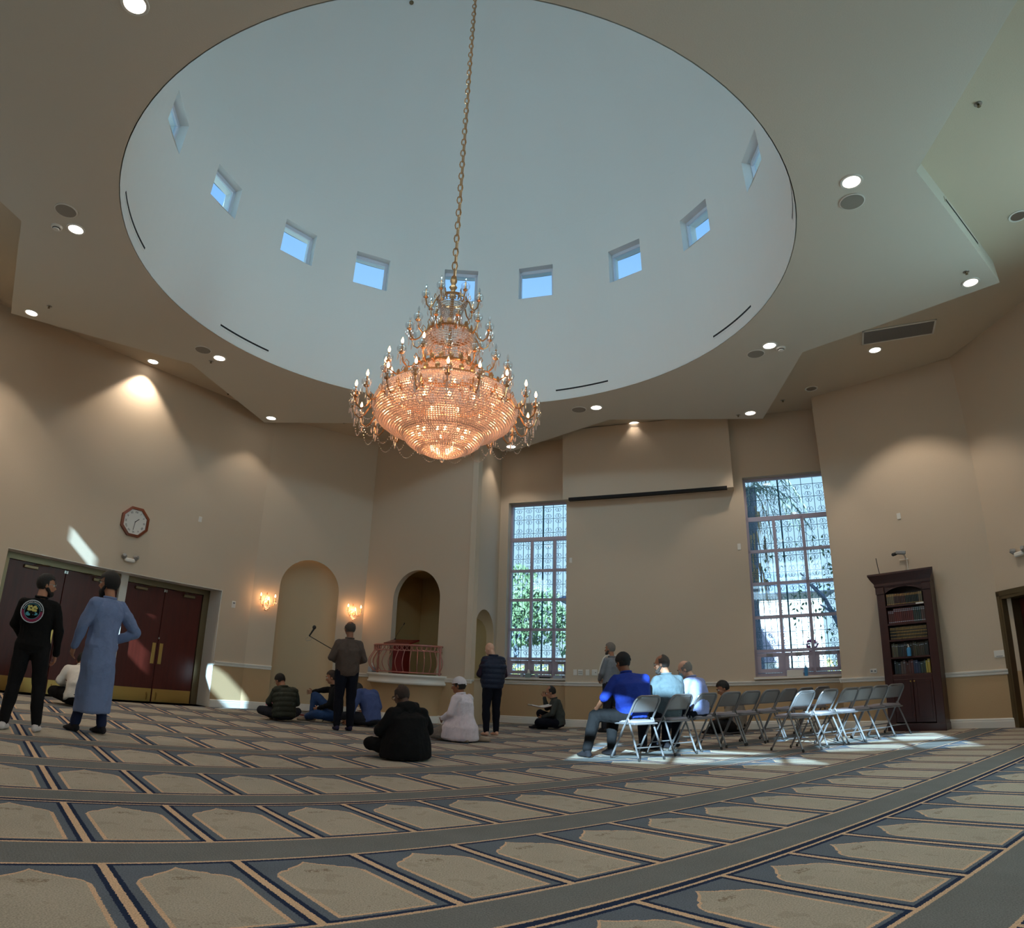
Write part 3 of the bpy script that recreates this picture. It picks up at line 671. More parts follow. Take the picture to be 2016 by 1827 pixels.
# lectern standing on the balcony behind the railing
lec = empty('lectern', Mn.at(1.33, .94, .12), Mn.rz, 'dark red wooden lectern behind the pulpit railing', 'lectern')
mb = MB(); mb.bbox((0, 0, .31), (.30, .22, .60), .01); mb.build('body', 'lectern_wood', lec)
mb = MB(); mb.bbox((0, -.02, .665), (.74, .34, .035), .01, rotm(.28)); mb.build('reading_top', 'lectern_wood', lec)
mb = MB(); mb.bbox((0, -.12, .30), (.26, .02, .58), .005); mb.build('front_cloth', 'red_cloth', lec)
mi_ = empty('gooseneck_microphone', Mn.at(1.12, 1.655, .12), Mn.rz, 'thin gooseneck microphone rising from the lectern top', 'microphone')
mb = MB(); mb.tube([(0, 0, 0), (.03, -.0, .08), (.12, 0, .20), (.22, 0, .32)], .004, 6); mb.build('neck', 'dark_plastic', mi_)
mb = MB(); mb.cap((.22, 0, .32), (.24, 0, .35), .012, .014); mb.build('capsule', 'dark_plastic', mi_); mb = MB(); mb.lathe([(.0, 0), (.025, 0), (.02, .02), (.0, .02)], 12); mb.build('base', 'dark_plastic', mi_)
def tissue_box(name, loc, rz, label, m='white_plastic', sc_=1):
    r = empty(name, loc, rz, label, 'tissue box'); mb = MB(); mb.bbox((0, 0, .055*sc_), (.13*sc_, .13*sc_, .11*sc_), .006); mb.build('carton', m, r)
    mb = MB(); rr = random.Random(3); n = 10
    rings = [[Vector(((.035+.012*math.sin(3*a+k))*(1-.22*k)*math.cos(a), .02*(1-.2*k)*math.sin(a), .11*sc_+.028*k)) for a in [2*PI*i/n for i in range(n)]] for k in range(4)]
    mb.loft(rings); mb.build('tissue', 'white_plastic', r); return r
mat('tissue_blue', srgb(176, 190, 205), .6, var=.15, vscale=30); mat('tissue_green', srgb(140, 160, 160), .6)
tissue_box('tissue_box', Mn.at(.50, .945, .12), Mn.rz, 'pale tissue box on the left end of the pulpit ledge', 'tissue_blue')
# red patterned floor strip and white papers lying near the mihrab
r = MB(); r.box((0, 0, .012), (.95, .10, .02)); mat('red_rope', srgb(110, 30, 32), .8); tag(r.build('cloth_roll', 'red_rope', loc=(-3.2, 13.75, 0), rz=math.radians(-20)), 'dark red rolled cloth lying on the carpet before the prayer niche', 'cloth')

# ------------------------------------------------------------------ wall sconces
def sconce(s, z, label):
    r = empty('wall_sconce', Mi.at(s, z, 0), Mi.rz, label, 'wall light', 'crystal sconces either side of the prayer niche')
    mb = MB(); mb.lathe([(0, .02), (.05, .02), (.065, 0)], 16, R=rotm(PI/2)); mb.lathe([(.0, .0), (.012, .01), (.012, .05), (0, .06)], 8, c=(0, -.05, .16)); mb.build('back_plate', 'gold', r)
    mb = MB()
    for k in range(5):
        rr = .095-.018*k
        for j in range(18-2*k): a = 2*PI*j/(18-2*k); mb.ell((rr*math.cos(a), -.09+rr*.8*math.sin(a), -.04-.028*k), (.013, .013, .016), su=6, sv=4)
    for k in range(5):
        for j in range(9): a = 2*PI*j/9; mb.ell(((.04+.01*k)*math.cos(a), -.09+(.04+.01*k)*math.sin(a), .13-.035*k), (.009, .009, .014), su=6, sv=4)
    mb.build('crystal_basket', 'crystal', r)
    for sg in (-1, 0, 1):
        x = sg*.155; y = -.14 if sg else -.19; zz = .03 if sg else -.04
        mb = MB(); mb.tube([(0, -.05, 0), (x*.5, y*.8, -.06), (x*.9, y, -.04), (x, y, zz)], .007, 6); arm = mb.build('arm', 'gold', r)
        mb = MB(); mb.lathe([(.012, 0), (.04, .01), (.045, .02), (.012, .012)], 12, c=(x, y, zz)); mb.build('drip_cup', 'clear_glass', arm)
        mb = MB(); mb.lathe([(.009, 0), (.009, .085), (0, .085)], 8, c=(x, y, zz+.01)); mb.build('candle', 'gold', arm)
        mb = MB(); mb.lathe([(.004, 0), (.014, .018), (.013, .035), (.001, .07)], 8, c=(x, y, zz+.095)); mb.build('bulb', 'bulb_glow', arm)
        mb = MB()
        for q in range(4): a = PI/2*q; mb.ell((x+.04*math.cos(a), y+.04*math.sin(a), zz-.03), (.006, .006, .022), su=6, sv=4)
        mb.build('crystal_drop', 'crystal', arm)
    lamp('POINT', (0, -.10, .06), 5.5, (1.0, .50, .22), .06, name='sconce_light', parent=r); lamp('POINT', (0, -.10, -.10), 1.5, (1.0, .50, .22), .03, name='sconce_light', parent=r)
sconce(.31, 2.20, 'small lit crystal sconce on the wall left of the prayer niche'); sconce(2.32, 2.20, 'small lit crystal sconce on the wall right of the prayer niche')

# ------------------------------------------------------------------ wall clock, emergency light, plates
ck = empty('wall_clock', Lf.at(3.66, 3.26, 0), Lf.rz, 'octagonal wooden wall clock with Roman numerals above the doors', 'clock')
R8 = .30; oc = lambda r, y: [(r*math.cos(PI/8+PI/4*i), y, r*math.sin(PI/8+PI/4*i)) for i in range(8)]
mb = MB(); a, b_, c, d = oc(R8, 0), oc(R8, -.045), oc(R8*.84, -.055), oc(R8*.82, -.02); mb.add(a+b_+c+d, [(k*8+i, k*8+(i+1) % 8, (k+1)*8+(i+1) % 8, (k+1)*8+i) for k in range(3) for i in range(8)])
mat('clock_wood', srgb(124, 62, 34), .35, var=.2, vscale=9); mb.build('frame', 'clock_wood', ck)
mb = MB(); mb.add(oc(R8*.83, -.022), [tuple(range(8))]); face = mb.build('face', 'white_plastic', ck)
rom = ['XII', 'I', 'II', 'III', 'IIII', 'V', 'VI', 'VII', 'VIII', 'IX', 'X', 'XI']; mat('ink', srgb(22, 22, 26), .6)
def text_obj(s, size, m, parent, loc, rot, name='numeral', ext=.001, align='CENTER'):
    cu = bpy.data.curves.new(name, 'FONT'); cu.body = s; cu.size = size; cu.align_x = align; cu.align_y = 'CENTER'; cu.extrude = ext; cu.resolution_u = 2
    t = bpy.data.objects.new(name, cu); C.objects.link(t); bpy.context.view_layer.update()
    me = bpy.data.meshes.new_from_object(t.evaluated_get(bpy.context.evaluated_depsgraph_get())); bpy.data.objects.remove(t); me.name = name
    me.materials.clear(); me.materials.append(M[m]); o = bpy.data.objects.new(name, me); C.objects.link(o); o.parent = parent; o.location = loc; o.rotation_euler = rot; return o
for i, s in enumerate(rom):
    a = PI/2-2*PI*i/12; text_obj(s, .05, 'ink', face, (.185*math.cos(a), -.024, .185*math.sin(a)), (PI/2, -(a-PI/2), 0), 'numeral')
mb = MB(); mb.box((0, 0, .045), (.012, .003, .11)); h = mb.build('hour_hand', 'ink', ck); h.location = (0, -.030, 0); h.rotation_euler = (0, math.radians(47), 0)
mb = MB(); mb.box((0, 0, .07), (.008, .003, .17)); h = mb.build('minute_hand', 'ink', ck); h.location = (0, -.034, 0); h.rotation_euler = (0, math.radians(186), 0)
def emergency(pl, s, z, label):
    r = empty('emergency_light', pl.at(s, z, 0), pl.rz, label, 'emergency light'); mb = MB(); mb.bbox((0, -.04, -.02), (.20, .07, .07), .015); mb.build('housing', 'white_plastic', r)
    for sg in (-1, 1):
        mb = MB(); mb.lathe([(.0, .02), (.03, .02), (.052, -.05), (.045, -.055), (0, -.05)], 14, c=(sg*.13, -.08, .05), R=rotm(PI/2-.3, 0, sg*.4)); mb.build('lamp_head', 'grey_metal', r)
emergency(Lf, 3.68, 2.56, 'twin-headed white emergency light under the octagonal clock'); emergency(W4, .72, 2.64, 'twin-headed emergency light over the right door')
def plate(name, pl, s, z, w_, h_, label, cat, dark=(), group=None, d=0):
    r = empty(name, pl.at(s, z, d), pl.rz, label, cat, group); mb = MB(); mb.bbox((0, -.006, 0), (w_, .012, h_), .004); mb.build('plate', 'white_plastic', r)
    for (x, y, a, b__) in dark: mb = MB(); mb.bbox((x, -.014, y), (a, .006, b__), .002); mb.build('insert', 'grey_metal' if a > .02 else 'dark_plastic', r)
    return r
plate('wall_switch', Lf, 6.10, 2.07, .09, .14, 'cream alarm pull box between the doors and the left sconce', 'wall switch', [(.0, .03, .05, .03)])
plate('wall_sensor', Lf, 5.04, 3.63, .07, .11, 'tiny beige sensor on the wall up and right of the clock', 'sensor')
plate('switch_plate', Ce, .21, 1.10, .08, .12, 'leftmost white plate of the row on the central wall, nearest the window bay', 'wall plate', group='wall plates on the central wall')
r = plate('vent_plate', Ce, .32, 1.10, .10, .12, 'small slotted plate second from the left in the row on the central wall', 'wall plate', [(0, .015, .08, .012), (0, -.02, .08, .012)], 'wall plates on the central wall')
plate('switch_plate', Ce, .47, 1.10, .08, .12, 'narrow white plate in the middle of the row on the central wall', 'wall plate', group='wall plates on the central wall')
plate('switch_plate', Ce, .62, 1.10, .12, .12, 'square white plate with a dark dot, in the row on the central wall', 'wall plate', [(.02, 0, .016, .016)], 'wall plates on the central wall')
plate('switch_plate', Ce, .77, 1.10, .12, .12, 'square white plate just left of the grey-jacketed standing man', 'wall plate', [(0, .02, .03, .02), (0, -.03, .03, .02)], 'wall plates on the central wall')
plate('wall_sensor', Ce, .10, 3.45, .06, .11, 'slim beige sensor beside the edge of the window bay', 'sensor'); plate('wall_sensor', Ce, 3.63, 3.55, .07, .13, 'slim white sensor just left of the right tall window', 'sensor')
plate('wall_sensor', W3, 1.36, 3.66, .07, .11, 'slim beige sensor on the wall above the bookcase camera', 'sensor')
plate('outlet_plate', W3, .59, 1.0, .12, .08, 'white outlet plate low on the wall left of the bookcase', 'wall plate', [(-.03, 0, .03, .03), (.03, 0, .03, .03)])
plate('thermostat', W3, 2.69, 1.145, .16, .11, 'white thermostat between the bookcase and the right door', 'thermostat', [(.0, -.035, .10, .012)])

# ------------------------------------------------------------------ ceiling fittings
def downlight(x, y, z, label, lit=True, power=55, target=None, group='recessed ceiling downlights', spot=1.65, col=(1.0, .83, .66)):
    r = empty('downlight', (x, y, z), 0, label, 'ceiling light', group)
    mb = MB(); mb.lathe([(.10, .02), (.10, -.006), (.125, -.008), (.13, 0), (.13, .01)], 28); mb.build('trim_ring', 'white_plastic', r)
    mb = MB(); mb.lathe([(.0, -.001), (.10, -.001)] if lit else [(.0, -.001), (.06, -.002), (.10, -.003)], 24); mb.build('lens' if lit else 'reflector', 'lamp_glow' if lit else 'steel', r)
    if lit and power: lamp('SPOT', (0, 0, -.03), power, col, .08, target=(0, 0, -5), spot=spot, blend=.35, name='downlight_beam', parent=r)
    return r
for (x, y, lab) in ((-3.16, 3.42, 'large glaring downlight at the top left'), (-5.48, 6.65, 'lit downlight beside a smoke detector on the left of the star ceiling'), (-7.63, 8.89, 'lit downlight at the far left tip of the star ceiling'),
    (-4.77, 10.45, 'lit downlight by a round speaker between the left star tips'), (-4.64, 13.35, 'lit downlight at the star tip above the prayer niche'), (.55, 14.56, 'lit downlight at the star tip just right of the chandelier'),
    (2.08, 12.06, 'lit downlight in the inner angle right of the chandelier'), (5.19, 12.03, 'lit downlight at the star tip above the right tall window'), (4.44, 9.20, 'lit downlight beside a speaker and detector near the dome rim'),
    (6.63, 6.98, 'lit downlight at the far right star tip'), (3.88, 5.31, 'bright downlight above a round speaker at the right')):
    downlight(x, y, 5.998, lab, power=34 if math.hypot(x-DC.x, y-DC.y) < 7 else 75)
for (x, y, lab) in ((-6.60, 11.42, 'lit downlight in the upper ceiling over the left wall'), (3.20, 13.72, 'lit downlight just above the projector screen housing'), (6.74, 9.76, 'lit downlight under the grey air grille')):
    downlight(x, y, ZC-.002, lab, power=170)
for x, y in ((3.8, 2.35), (-1.5, .9), (-6.1, 3.8), (1.0, 2.5), (5.2, 1.6), (-4.2, 1.2), (1.3, -.6)):
    downlight(x, y, 5.998 if -2 < y-x*0 and (x, y) not in ((5.2, 1.6), (-4.2, 1.2), (1.3, -.6)) else ZC-.002, {(3.8, 2.35): 'lit downlight at the near right star tip overhead', (-1.5, .9): 'lit downlight at the star tip behind the viewer', (-6.1, 3.8): 'lit downlight at the near left star tip overhead', (1.0, 2.5): 'lit downlight at the dome rim straight overhead', (5.2, 1.6): 'lit downlight in the rear right upper ceiling', (-4.2, 1.2): 'lit downlight in the rear left upper ceiling', (1.3, -.6): 'lit downlight nearest the rear wall windows'}[(x, y)], power=75)
downlight(6.72, 5.90, ZC-.002, 'unlit chrome downlight at the right edge', lit=False); downlight(6.32, 11.5, ZC-.002, 'unlit chrome downlight near the right window bay corner', lit=False)
downlight(-8.0, 8.0, ZC-.002, 'out', power=170)['label'] = 'lit downlight past the left edge'
def round_thing(name, x, y, z, r_, label, cat, m='speaker_grille', h=.012):
    r = empty(name, (x, y, z), 0, label, cat); mb = MB(); mb.lathe([(0, -h), (r_*.88, -h), (r_*.9, -h*.6)], 28); mb.build('grille', m, r); mb = MB(); mb.lathe([(r_*.9, -h), (r_, -h*.7), (r_, 0)], 28); mb.build('rim', 'white_plastic', r)
mat('speaker_white', srgb(190, 186, 178), .7)
for x, y, lab in ((-5.4, 6.25, 'round ceiling speaker beside the left smoke detector'), (-4.96, 10.13, 'round ceiling speaker near the left rim of the dome'), (4.32, 9.50, 'round ceiling speaker by the lower right rim of the dome'), (1.76, 12.19, 'faint round speaker right of the chandelier'), (4.05, 5.63, 'round grey speaker below the brightest right downlight')):
    round_thing('ceiling_speaker', x, y, 5.999, .15, lab, 'speaker')
def smoke(x, y, lab):
    r = empty('smoke_detector', (x, y, 5.999), 0, lab, 'smoke detector'); mb = MB(); mb.lathe([(0, -.05), (.04, -.05), (.05, -.03), (.075, -.025), (.08, 0)], 20); mb.build('case', 'white_plastic', r); mb = MB(); mb.lathe([(.042, -.042), (.054, -.03), (.056, -.026)], 20); mb.build('vent', 'dark_plastic', r)
smoke(-5.73, 6.58, 'white smoke detector left of a downlight on the star ceiling'); smoke(4.66, 9.26, 'white smoke detector right of a downlight by the dome rim')
def sprinkler(x, y, z, lab):
    r = empty('sprinkler_head', (x, y, z), 0, lab, 'sprinkler'); mb = MB(); mb.lathe([(0, -.004), (.04, -.004), (.045, 0)], 16); mb.build('escutcheon', 'steel', r); mb = MB(); mb.lathe([(.012, 0), (.012, -.035), (.022, -.037), (.0, -.04)], 10); mb.build('deflector', 'bronze', r)
for x, y, z, lab in ((-7.14, 8.67, 6.0, 'small sprinkler head at the left star tip'), (6.39, 6.75, 6.0, 'small sprinkler head at the right star tip'), (4.98, 12.16, 6.0, 'small sprinkler head at the star tip by the right window'), (4.95, 4.28, ZC, 'chrome sprinkler head in the upper ceiling at the top right'), (5.98, 12.13, ZC, 'small sprinkler head in front of the right window bay'), (-5.52, 12.89, ZC, 'small sprinkler head above the left wall beside the star tip'), (-4.98, 10.59, 6.0, 'tiny sprinkler head beside the left speaker')):
    sprinkler(x, y, z-.001, lab)
def slot(name, p, q, lab, cat='air vent', n_out=None, th=.022):
    r = empty(name, tuple((Vector(p)+Vector(q))/2), 0, lab, cat); inv = r.location; mb = MB()
    return r, inv
for a0, a1, lab in ((-175, -158.5, 'curved black air slot low on the left of the dome drum'), (141.2, 155.5, 'curved black air slot above the lower left rim of the dome'), (96, 110, 'curved air slot behind the chandelier'), (52.4, 66.2, 'curved black air slot right of the chandelier bowl'), (7.8, 21.5, 'curved black air slot on the lower right of the dome drum'), (-36, -20, 'curved air slot at the right rim of the dome')):
    c0 = cyl((a0+a1)/2, 6.2, DR); r = empty('air_slot', c0, 0, lab, 'air vent', 'air slots around the dome drum'); n = 12
    def strip(zl, zh, dr): return [[cyl(a0+(a1-a0)*i/n, zz, DR-dd)-c0 for (zz, dd) in ((zl, -.01), (zl, dr), (zh, dr), (zh, -.01))] for i in range(n+1)]
    mb = MB(); mb.loft(strip(6.155, 6.245, .004)); mb.build('flange', 'dome', r); mb = MB(); mb.loft(strip(6.185, 6.215, .007)); mb.build('slot', 'vent_dark', r)
fa = Plane(star[9][:2], star[10][:2])
A_, B_ = Vector((star[10][0], star[10][1], 0)), Vector((star[9][0], star[9][1], 0)); fd = (B_-A_).normalized(); fn = Vector((fd.y, -fd.x, 0)); p0 = A_+fd*1.07+Vector((0, 0, 6.22)); p1 = A_+fd*2.31+Vector((0, 0, 6.22))
r = empty('air_slot', (p0+p1)/2+fn*.004, math.atan2(fd.y, fd.x), 'straight black air slot on the step of the ceiling at the right', 'air vent'); mb = MB(); mb.box((0, 0, 0), (1.30, .008, .09)); mb.build('flange', 'ceiling', r); mb = MB(); mb.box((0, -.003, 0), (1.24, .012, .03)); mb.build('slot', 'vent_dark', r)
def grille(c, wx, wy, rz, lab, m, mf):
    r = empty('air_grille', c, rz, lab, 'air vent'); mb = MB(); t = .03
    for q in (((0, wy/2-t/2, 0), (wx, t, .02)), ((0, -wy/2+t/2, 0), (wx, t, .02)), ((wx/2-t/2, 0, 0), (t, wy, .02)), ((-wx/2+t/2, 0, 0), (t, wy, .02))): mb.box(*q)
    mb.build('frame', mf, r); mb = MB(); mb.box((0, 0, .004), (wx-t, wy-t, .008)); mb.build('backing', 'vent_dark', r)
    mb = MB(); nn = int(wy/.022)
    for i in range(nn): mb.box((0, -wy/2+t+(wy-2*t)*(i+.5)/nn, -.002), (wx-2*t, .010, .006))
    mb.build('louvre', m, r)
grille((6.80, 9.08, ZC-.012), 1.22, .52, math.atan2(-.58, 1.09), 'large grey return air grille in the ceiling above the right downlight', 'grey_metal', 'white_plastic')
grille((-2.93, 14.05, ZC-.012), .95, .50, math.atan2(-.2, .6), 'dark air grille in the ceiling left of the chandelier', 'vent_dark', 'upper_ceiling')
r = empty('sprinkler_head', (0, 0, 0), 0, 'small dark fixture on the dome high at the top', 'sprinkler'); a_ = math.radians(-12.2); r.location = (-1.83*1.66, 8.46*1.66*.9, 12.2)
# where the sight line meets the dome
d_ = Vector((math.sin(a_), math.cos(a_), 1.3903)).normalized(); o_ = Vector((0, 0, 1.0)); t_ = 6.0
while t_ < 22:
    q = o_+d_*t_; rr = math.hypot(q.x-DC.x, q.y-DC.y)
    if q.z > 10 and (rr/DR)**2+((q.z-10)/4.4)**2 > .985: break
    t_ += .02
r.location = q; mb = MB(); mb.ell((0, 0, 0), (.05, .05, .05), su=12, sv=8); mb.build('head', 'bronze', r)
# ------------------------------------------------------------------ people: one continuous body each, clothes fitted over the same joints
def remesh(mb, name, m, voxel, parent=None, smooth_it=3, wrinkle=0.0, wscale=9.0, keep_above=None, seed=0):
    me = bpy.data.meshes.new(name); me.from_pydata(mb.v, [], mb.f); me.update()
    import bmesh
    bm = bmesh.new(); bm.from_mesh(me); bmesh.ops.recalc_face_normals(bm, faces=bm.faces); bm.to_mesh(me); bm.free()
    o = bpy.data.objects.new(name, me); C.objects.link(o)
    md = o.modifiers.new('r', 'REMESH'); md.mode = 'VOXEL'; md.voxel_size = voxel
    if smooth_it: s = o.modifiers.new('s', 'SMOOTH'); s.iterations = smooth_it; s.factor = .5
    dg = bpy.context.evaluated_depsgraph_get(); nm = bpy.data.meshes.new_from_object(o.evaluated_get(dg))
    bpy.data.objects.remove(o); nm.name = name
    n = len(nm.vertices); co = np.empty(n*3, 'f'); nm.vertices.foreach_get('co', co); co = co.reshape(-1, 3)
    if wrinkle:
        no = np.empty(n*3, 'f'); nm.vertices.foreach_get('normal', no); no = no.reshape(-1, 3)
        for i in range(n):
            p = co[i]; q = Vector((p[0]*wscale+seed, p[1]*wscale, p[2]*wscale*.55+seed)); co[i] = p+no[i]*wrinkle*(1.6*noise.noise(q)+.8*noise.noise(q*2.3))
    co[:, 2] = np.maximum(co[:, 2], .003); nm.vertices.foreach_set('co', co.reshape(-1))
    nm.materials.clear(); nm.materials.append(M[m] if isinstance(m, str) else m)
    nm.polygons.foreach_set('use_smooth', [True]*len(nm.polygons)); nm.update()
    o = bpy.data.objects.new(name, nm); C.objects.link(o)
    if parent is not None: o.parent = parent
    return o
V = Vector
def skin(n, r, g, b): return mat('skin_'+n, srgb(r, g, b), .55, var=.08, vscale=20)
skin('tan', 176, 124, 96); skin('brown', 140, 94, 70); skin('fair', 214, 170, 146); skin('dark', 104, 70, 54)
def cloth(n, r, g, b, rough=.9, **k): return mat('cloth_'+n, srgb(r, g, b), rough, bump=.35, bscale=30, var=.12, vscale=14, spec=.2, **k)
STAND = dict(pel=(0, 0, .94), wai=(0, .0, 1.08), che=(0, .0, 1.28), nb=(0, -.02, 1.46), head=(0, .03, 1.62),
    shL=(-.185, -.01, 1.41), shR=(.185, -.01, 1.41), elL=(-.235, -.03, 1.13), elR=(.235, -.03, 1.13), wrL=(-.235, .06, .89), wrR=(.235, .06, .89),
    hiL=(-.09, 0, .93), hiR=(.09, 0, .93), knL=(-.10, .02, .51), knR=(.10, .02, .51), anL=(-.10, -.01, .085), anR=(.10, -.01, .085))
CROSS = dict(pel=(0, 0, .14), wai=(0, .0, .27), che=(0, .05, .45), nb=(0, .10, .60), head=(0, .16, .74),
    shL=(-.18, .05, .56), shR=(.18, .05, .56), elL=(-.27, .10, .32), elR=(.27, .10, .32), wrL=(-.15, .30, .24), wrR=(.15, .30, .24),
    hiL=(-.10, .03, .13), hiR=(.10, .03, .13), knL=(-.34, .28, .16), knR=(.34, .28, .16), anL=(.10, .36, .07), anR=(-.10, .42, .07))
CHAIR = dict(pel=(0, -.02, .54), wai=(0, -.04, .68), che=(0, -.02, .88), nb=(0, .02, 1.04), head=(0, .08, 1.18),
    shL=(-.19, 0, 1.0), shR=(.19, 0, 1.0), elL=(-.25, .05, .76), elR=(.25, .05, .76), wrL=(-.13, .26, .66), wrR=(.13, .26, .66),
    hiL=(-.10, .0, .52), hiR=(.10, .0, .52), knL=(-.12, .42, .50), knR=(.12, .42, .50), anL=(-.12, .46, .09), anR=(.12, .46, .09))
def person(loc, heading, label, pose, over={}, sc_=1.0, bulk=1.0, skinm='skin_tan', head=(0, 0, 0), top=None, bottom=None, hair=None, feet='skin', hand=('curl', 'curl'), voxel=.0105,
           beard=None, glasses=None, cap=None, mask=None, robe=None, group='worshippers in the hall', hoodie=False, vest=None, shorts_z=None, toe=None, collar=None, short_sleeve=False, hand_dir=(None, None)):
    J = {k: V(v) for k, v in pose.items()}; J.update({k: V(v) for k, v in over.items()}); 
    upv = (J['nb']-J['pel']).normalized(); mid = (J['shL']+J['shR'])/2
    for q in ('shL', 'shR'): J[q] = mid+(J[q]-mid)*.93-upv*.032
    J = {k: v*sc_ for k, v in J.items()}
    hz, hp, hr = (math.radians(a) for a in head); HR = rotm(-hp, hr, hz); hc = J['head']; hs = sc_*(1.0 if pose is STAND else 1.0)
    h = lambda x, y, z: hc+HR@V((x, y, z))*hs
    b = bulk
    side = (J['shR']-J['shL']).normalized(); up = (J['nb']-J['pel']).normalized(); fwd = up.cross(side).normalized(); fwd = -fwd if fwd.dot(V((0, 1, 0))) < 0 else fwd
    def torso(mb, k, hipk=1.0, z_end=None):
        # elliptical rings up the spine
        pts = [(J['pel']-up*.07*sc_, .150*hipk, .108*hipk), (J['pel'], .168*hipk, .120*hipk), (J['pel'].lerp(J['wai'], .6), .155*b, .112*b*1.03), (J['wai'], .152*b, .112*b*1.06), (J['wai'].lerp(J['che'], .5), .163*b, .118*b),
               (J['che'], .178*b, .120*b), (J['che'].lerp(J['nb'], .45), .168, .106), (J['che'].lerp(J['nb'], .75), .112, .082), (J['nb'], .062, .060)]
        rings = []
        for c, rx, ry in pts: rings.append([c+side*(rx*k*sc_*math.copysign(abs(math.cos(a))**.9, math.cos(a)))+fwd*(ry*k*sc_*math.sin(a)) for a in [2*PI*i/20 for i in range(20)]])
        mb.loft(rings)
        for s in ('L', 'R'): mb.cap(J['nb'].lerp(J['che'], .30), J['sh'+s], .052*k*sc_, .060*k*sc_)
    def arms(mb, k, to=1.0, add=0.0):
        for s in ('L', 'R'):
            mb.cap(J['sh'+s], J['el'+s], (.056*k+add)*sc_, (.043*k+add)*sc_)
            e = J['el'+s].lerp(J['wr'+s], to); mb.cap(J['el'+s], e, (.043*k+add)*sc_, ((.043+(.028-.043)*to)*k+add)*sc_)
    def legs(mb, k, to=1.0, add=0.0):
        for s in ('L', 'R'):
            mb.cap(J['hi'+s], J['kn'+s], (.088*k+add)*sc_, (.058*k+add)*sc_); c = J['kn'+s].lerp(J['an'+s], .3)
            e = J['kn'+s].lerp(J['an'+s], to); q = J['kn'+s].lerp(J['an'+s], .45); mb.cap(J['kn'+s], c, (.056*k+add)*sc_, (.058*k+add)*sc_); mb.cap(c, e, (.058*k+add)*sc_, (.038*k+add)*sc_)
    def toe_of(s):
        if toe and toe.get(s) is not None: return V(toe[s]).normalized()
        shin = (J['an'+s]-J['kn'+s]).normalized(); f = V((0, 1, 0))-shin*shin.y
        f = V((f.x, f.y, 0)); return f.normalized() if f.length > .2 else V((0, 1, 0))
    def foot(mb, s, k=1.0):
        t = toe_of(s); a = J['an'+s]; hl = a-t*.045*sc_+V((0, 0, -.045*sc_)); ball = a+t*.11*sc_+V((0, 0, -.055*sc_)); tip = a+t*.165*sc_+V((0, 0, -.063*sc_))
        lo = .02
        for q in (hl, ball, tip): q.z = max(q.z, lo*k+.004)
        mb.cap(a, hl, .036*k*sc_, .034*k*sc_); mb.cap(a, ball, .034*k*sc_, .030*k*sc_); sd = t.cross(V((0, 0, 1)))*.022*sc_
        mb.cap(hl, ball+sd, .030*k*sc_, .028*k*sc_); mb.cap(hl, ball-sd, .030*k*sc_, .026*k*sc_); mb.cap(ball+sd, tip+sd*.8, .026*k*sc_, .018*k*sc_); mb.cap(ball-sd, tip-sd, .024*k*sc_, .016*k*sc_); mb.cap(ball, tip, .026*k*sc_, .018*k*sc_)
    # ---- body (one surface)
    mb = MB(); torso(mb, .90, .9); arms(mb, .88); legs(mb, .86)
    mb.cap(J['nb']-up*.02, hc-HR@V((0, .02, .06))*hs, .058*hs, .054*hs)
    mb.ell(h(0, -.012, .025), (.076*hs, .096*hs, .098*hs), HR); mb.ell(h(0, .028, -.035), (.062*hs, .066*hs, .078*hs), HR); mb.ell(h(0, .052, -.078), (.036*hs, .036*hs, .030*hs), HR)
    mb.cap(h(0, .086, .012), h(0, .106, -.026), .010*hs, .0145*hs, 8); mb.ell(h(0, .080, -.052), (.024*hs, .016*hs, .010*hs), HR, 10, 6)
    mb.ell(h(0, .080, .030), (.050*hs, .016*hs, .012*hs), HR, 10, 6)
    for sg in (-1, 1):
        mb.ell(h(sg*.078, -.008, -.008), (.012*hs, .020*hs, .033*hs), HR, 10, 6); mb.ell(h(sg*.045, .060, -.018), (.022*hs, .022*hs, .022*hs), HR, 10, 6)
    for s in ('L', 'R'): foot(mb, s, .92)
    # palms join the wrist
    hands = []
    for s, sg, mode, hd in (('L', -1, hand[0], hand_dir[0]), ('R', 1, hand[1], hand_dir[1])):
        d = V(hd).normalized() if hd else (J['wr'+s]-J['el'+s]).normalized(); wr_ = J['wr'+s]
        fw = V((0, 1, 0)); tn = (fw-d*d.dot(fw)); tn = tn.normalized() if tn.length > .2 else V((0, 0, 1)); pn = V((-sg, 0, 0)); pn = (pn-d*d.dot(pn)); pn = pn.normalized() if pn.length > .2 else V((0, 0, -1)); ac = d.cross(pn).normalized()
        if ac.dot(tn) < 0: ac = -ac
        c = wr_+d*.045*sc_; 
        for q in (-1, -.33, .33, 1): mb.cap(wr_+ac*q*.014*sc_, wr_+d*.085*sc_+ac*q*.032*sc_, .016*sc_, .0125*sc_, 8)
        hands.append((wr_, d, pn, ac, mode))
    body = remesh(mb, 'person', skinm, voxel*(.85 if pose is STAND else .8), None, 2)
    # fingers are separate little surfaces welded into the same mesh
    mb = MB()
    for wr_, d, pn, ac, mode in hands:
        cf = {'curl': .55, 'fist': 1.25, 'flat': .12}[mode]
        for i, (q, L, r) in enumerate(((-1, .062, .0072), (-.36, .076, .0078), (.34, .080, .0082), (1, .072, .0080))):
            p = wr_+d*.080*sc_+ac*q*.030*sc_; dd = d.copy(); a = 0.0
            for j, fr in enumerate((.45, .32, .26)):
                a += cf*(.6 if j == 0 else .8)+(.05*i if mode == 'curl' else 0); dv = d*math.cos(a)+pn*math.sin(a)+ac*q*.10; nx = p+dv*L*fr*sc_; mb.cap(p, nx, r*sc_*(1-.1*j), r*sc_*(.92-.1*j), 7); p = nx
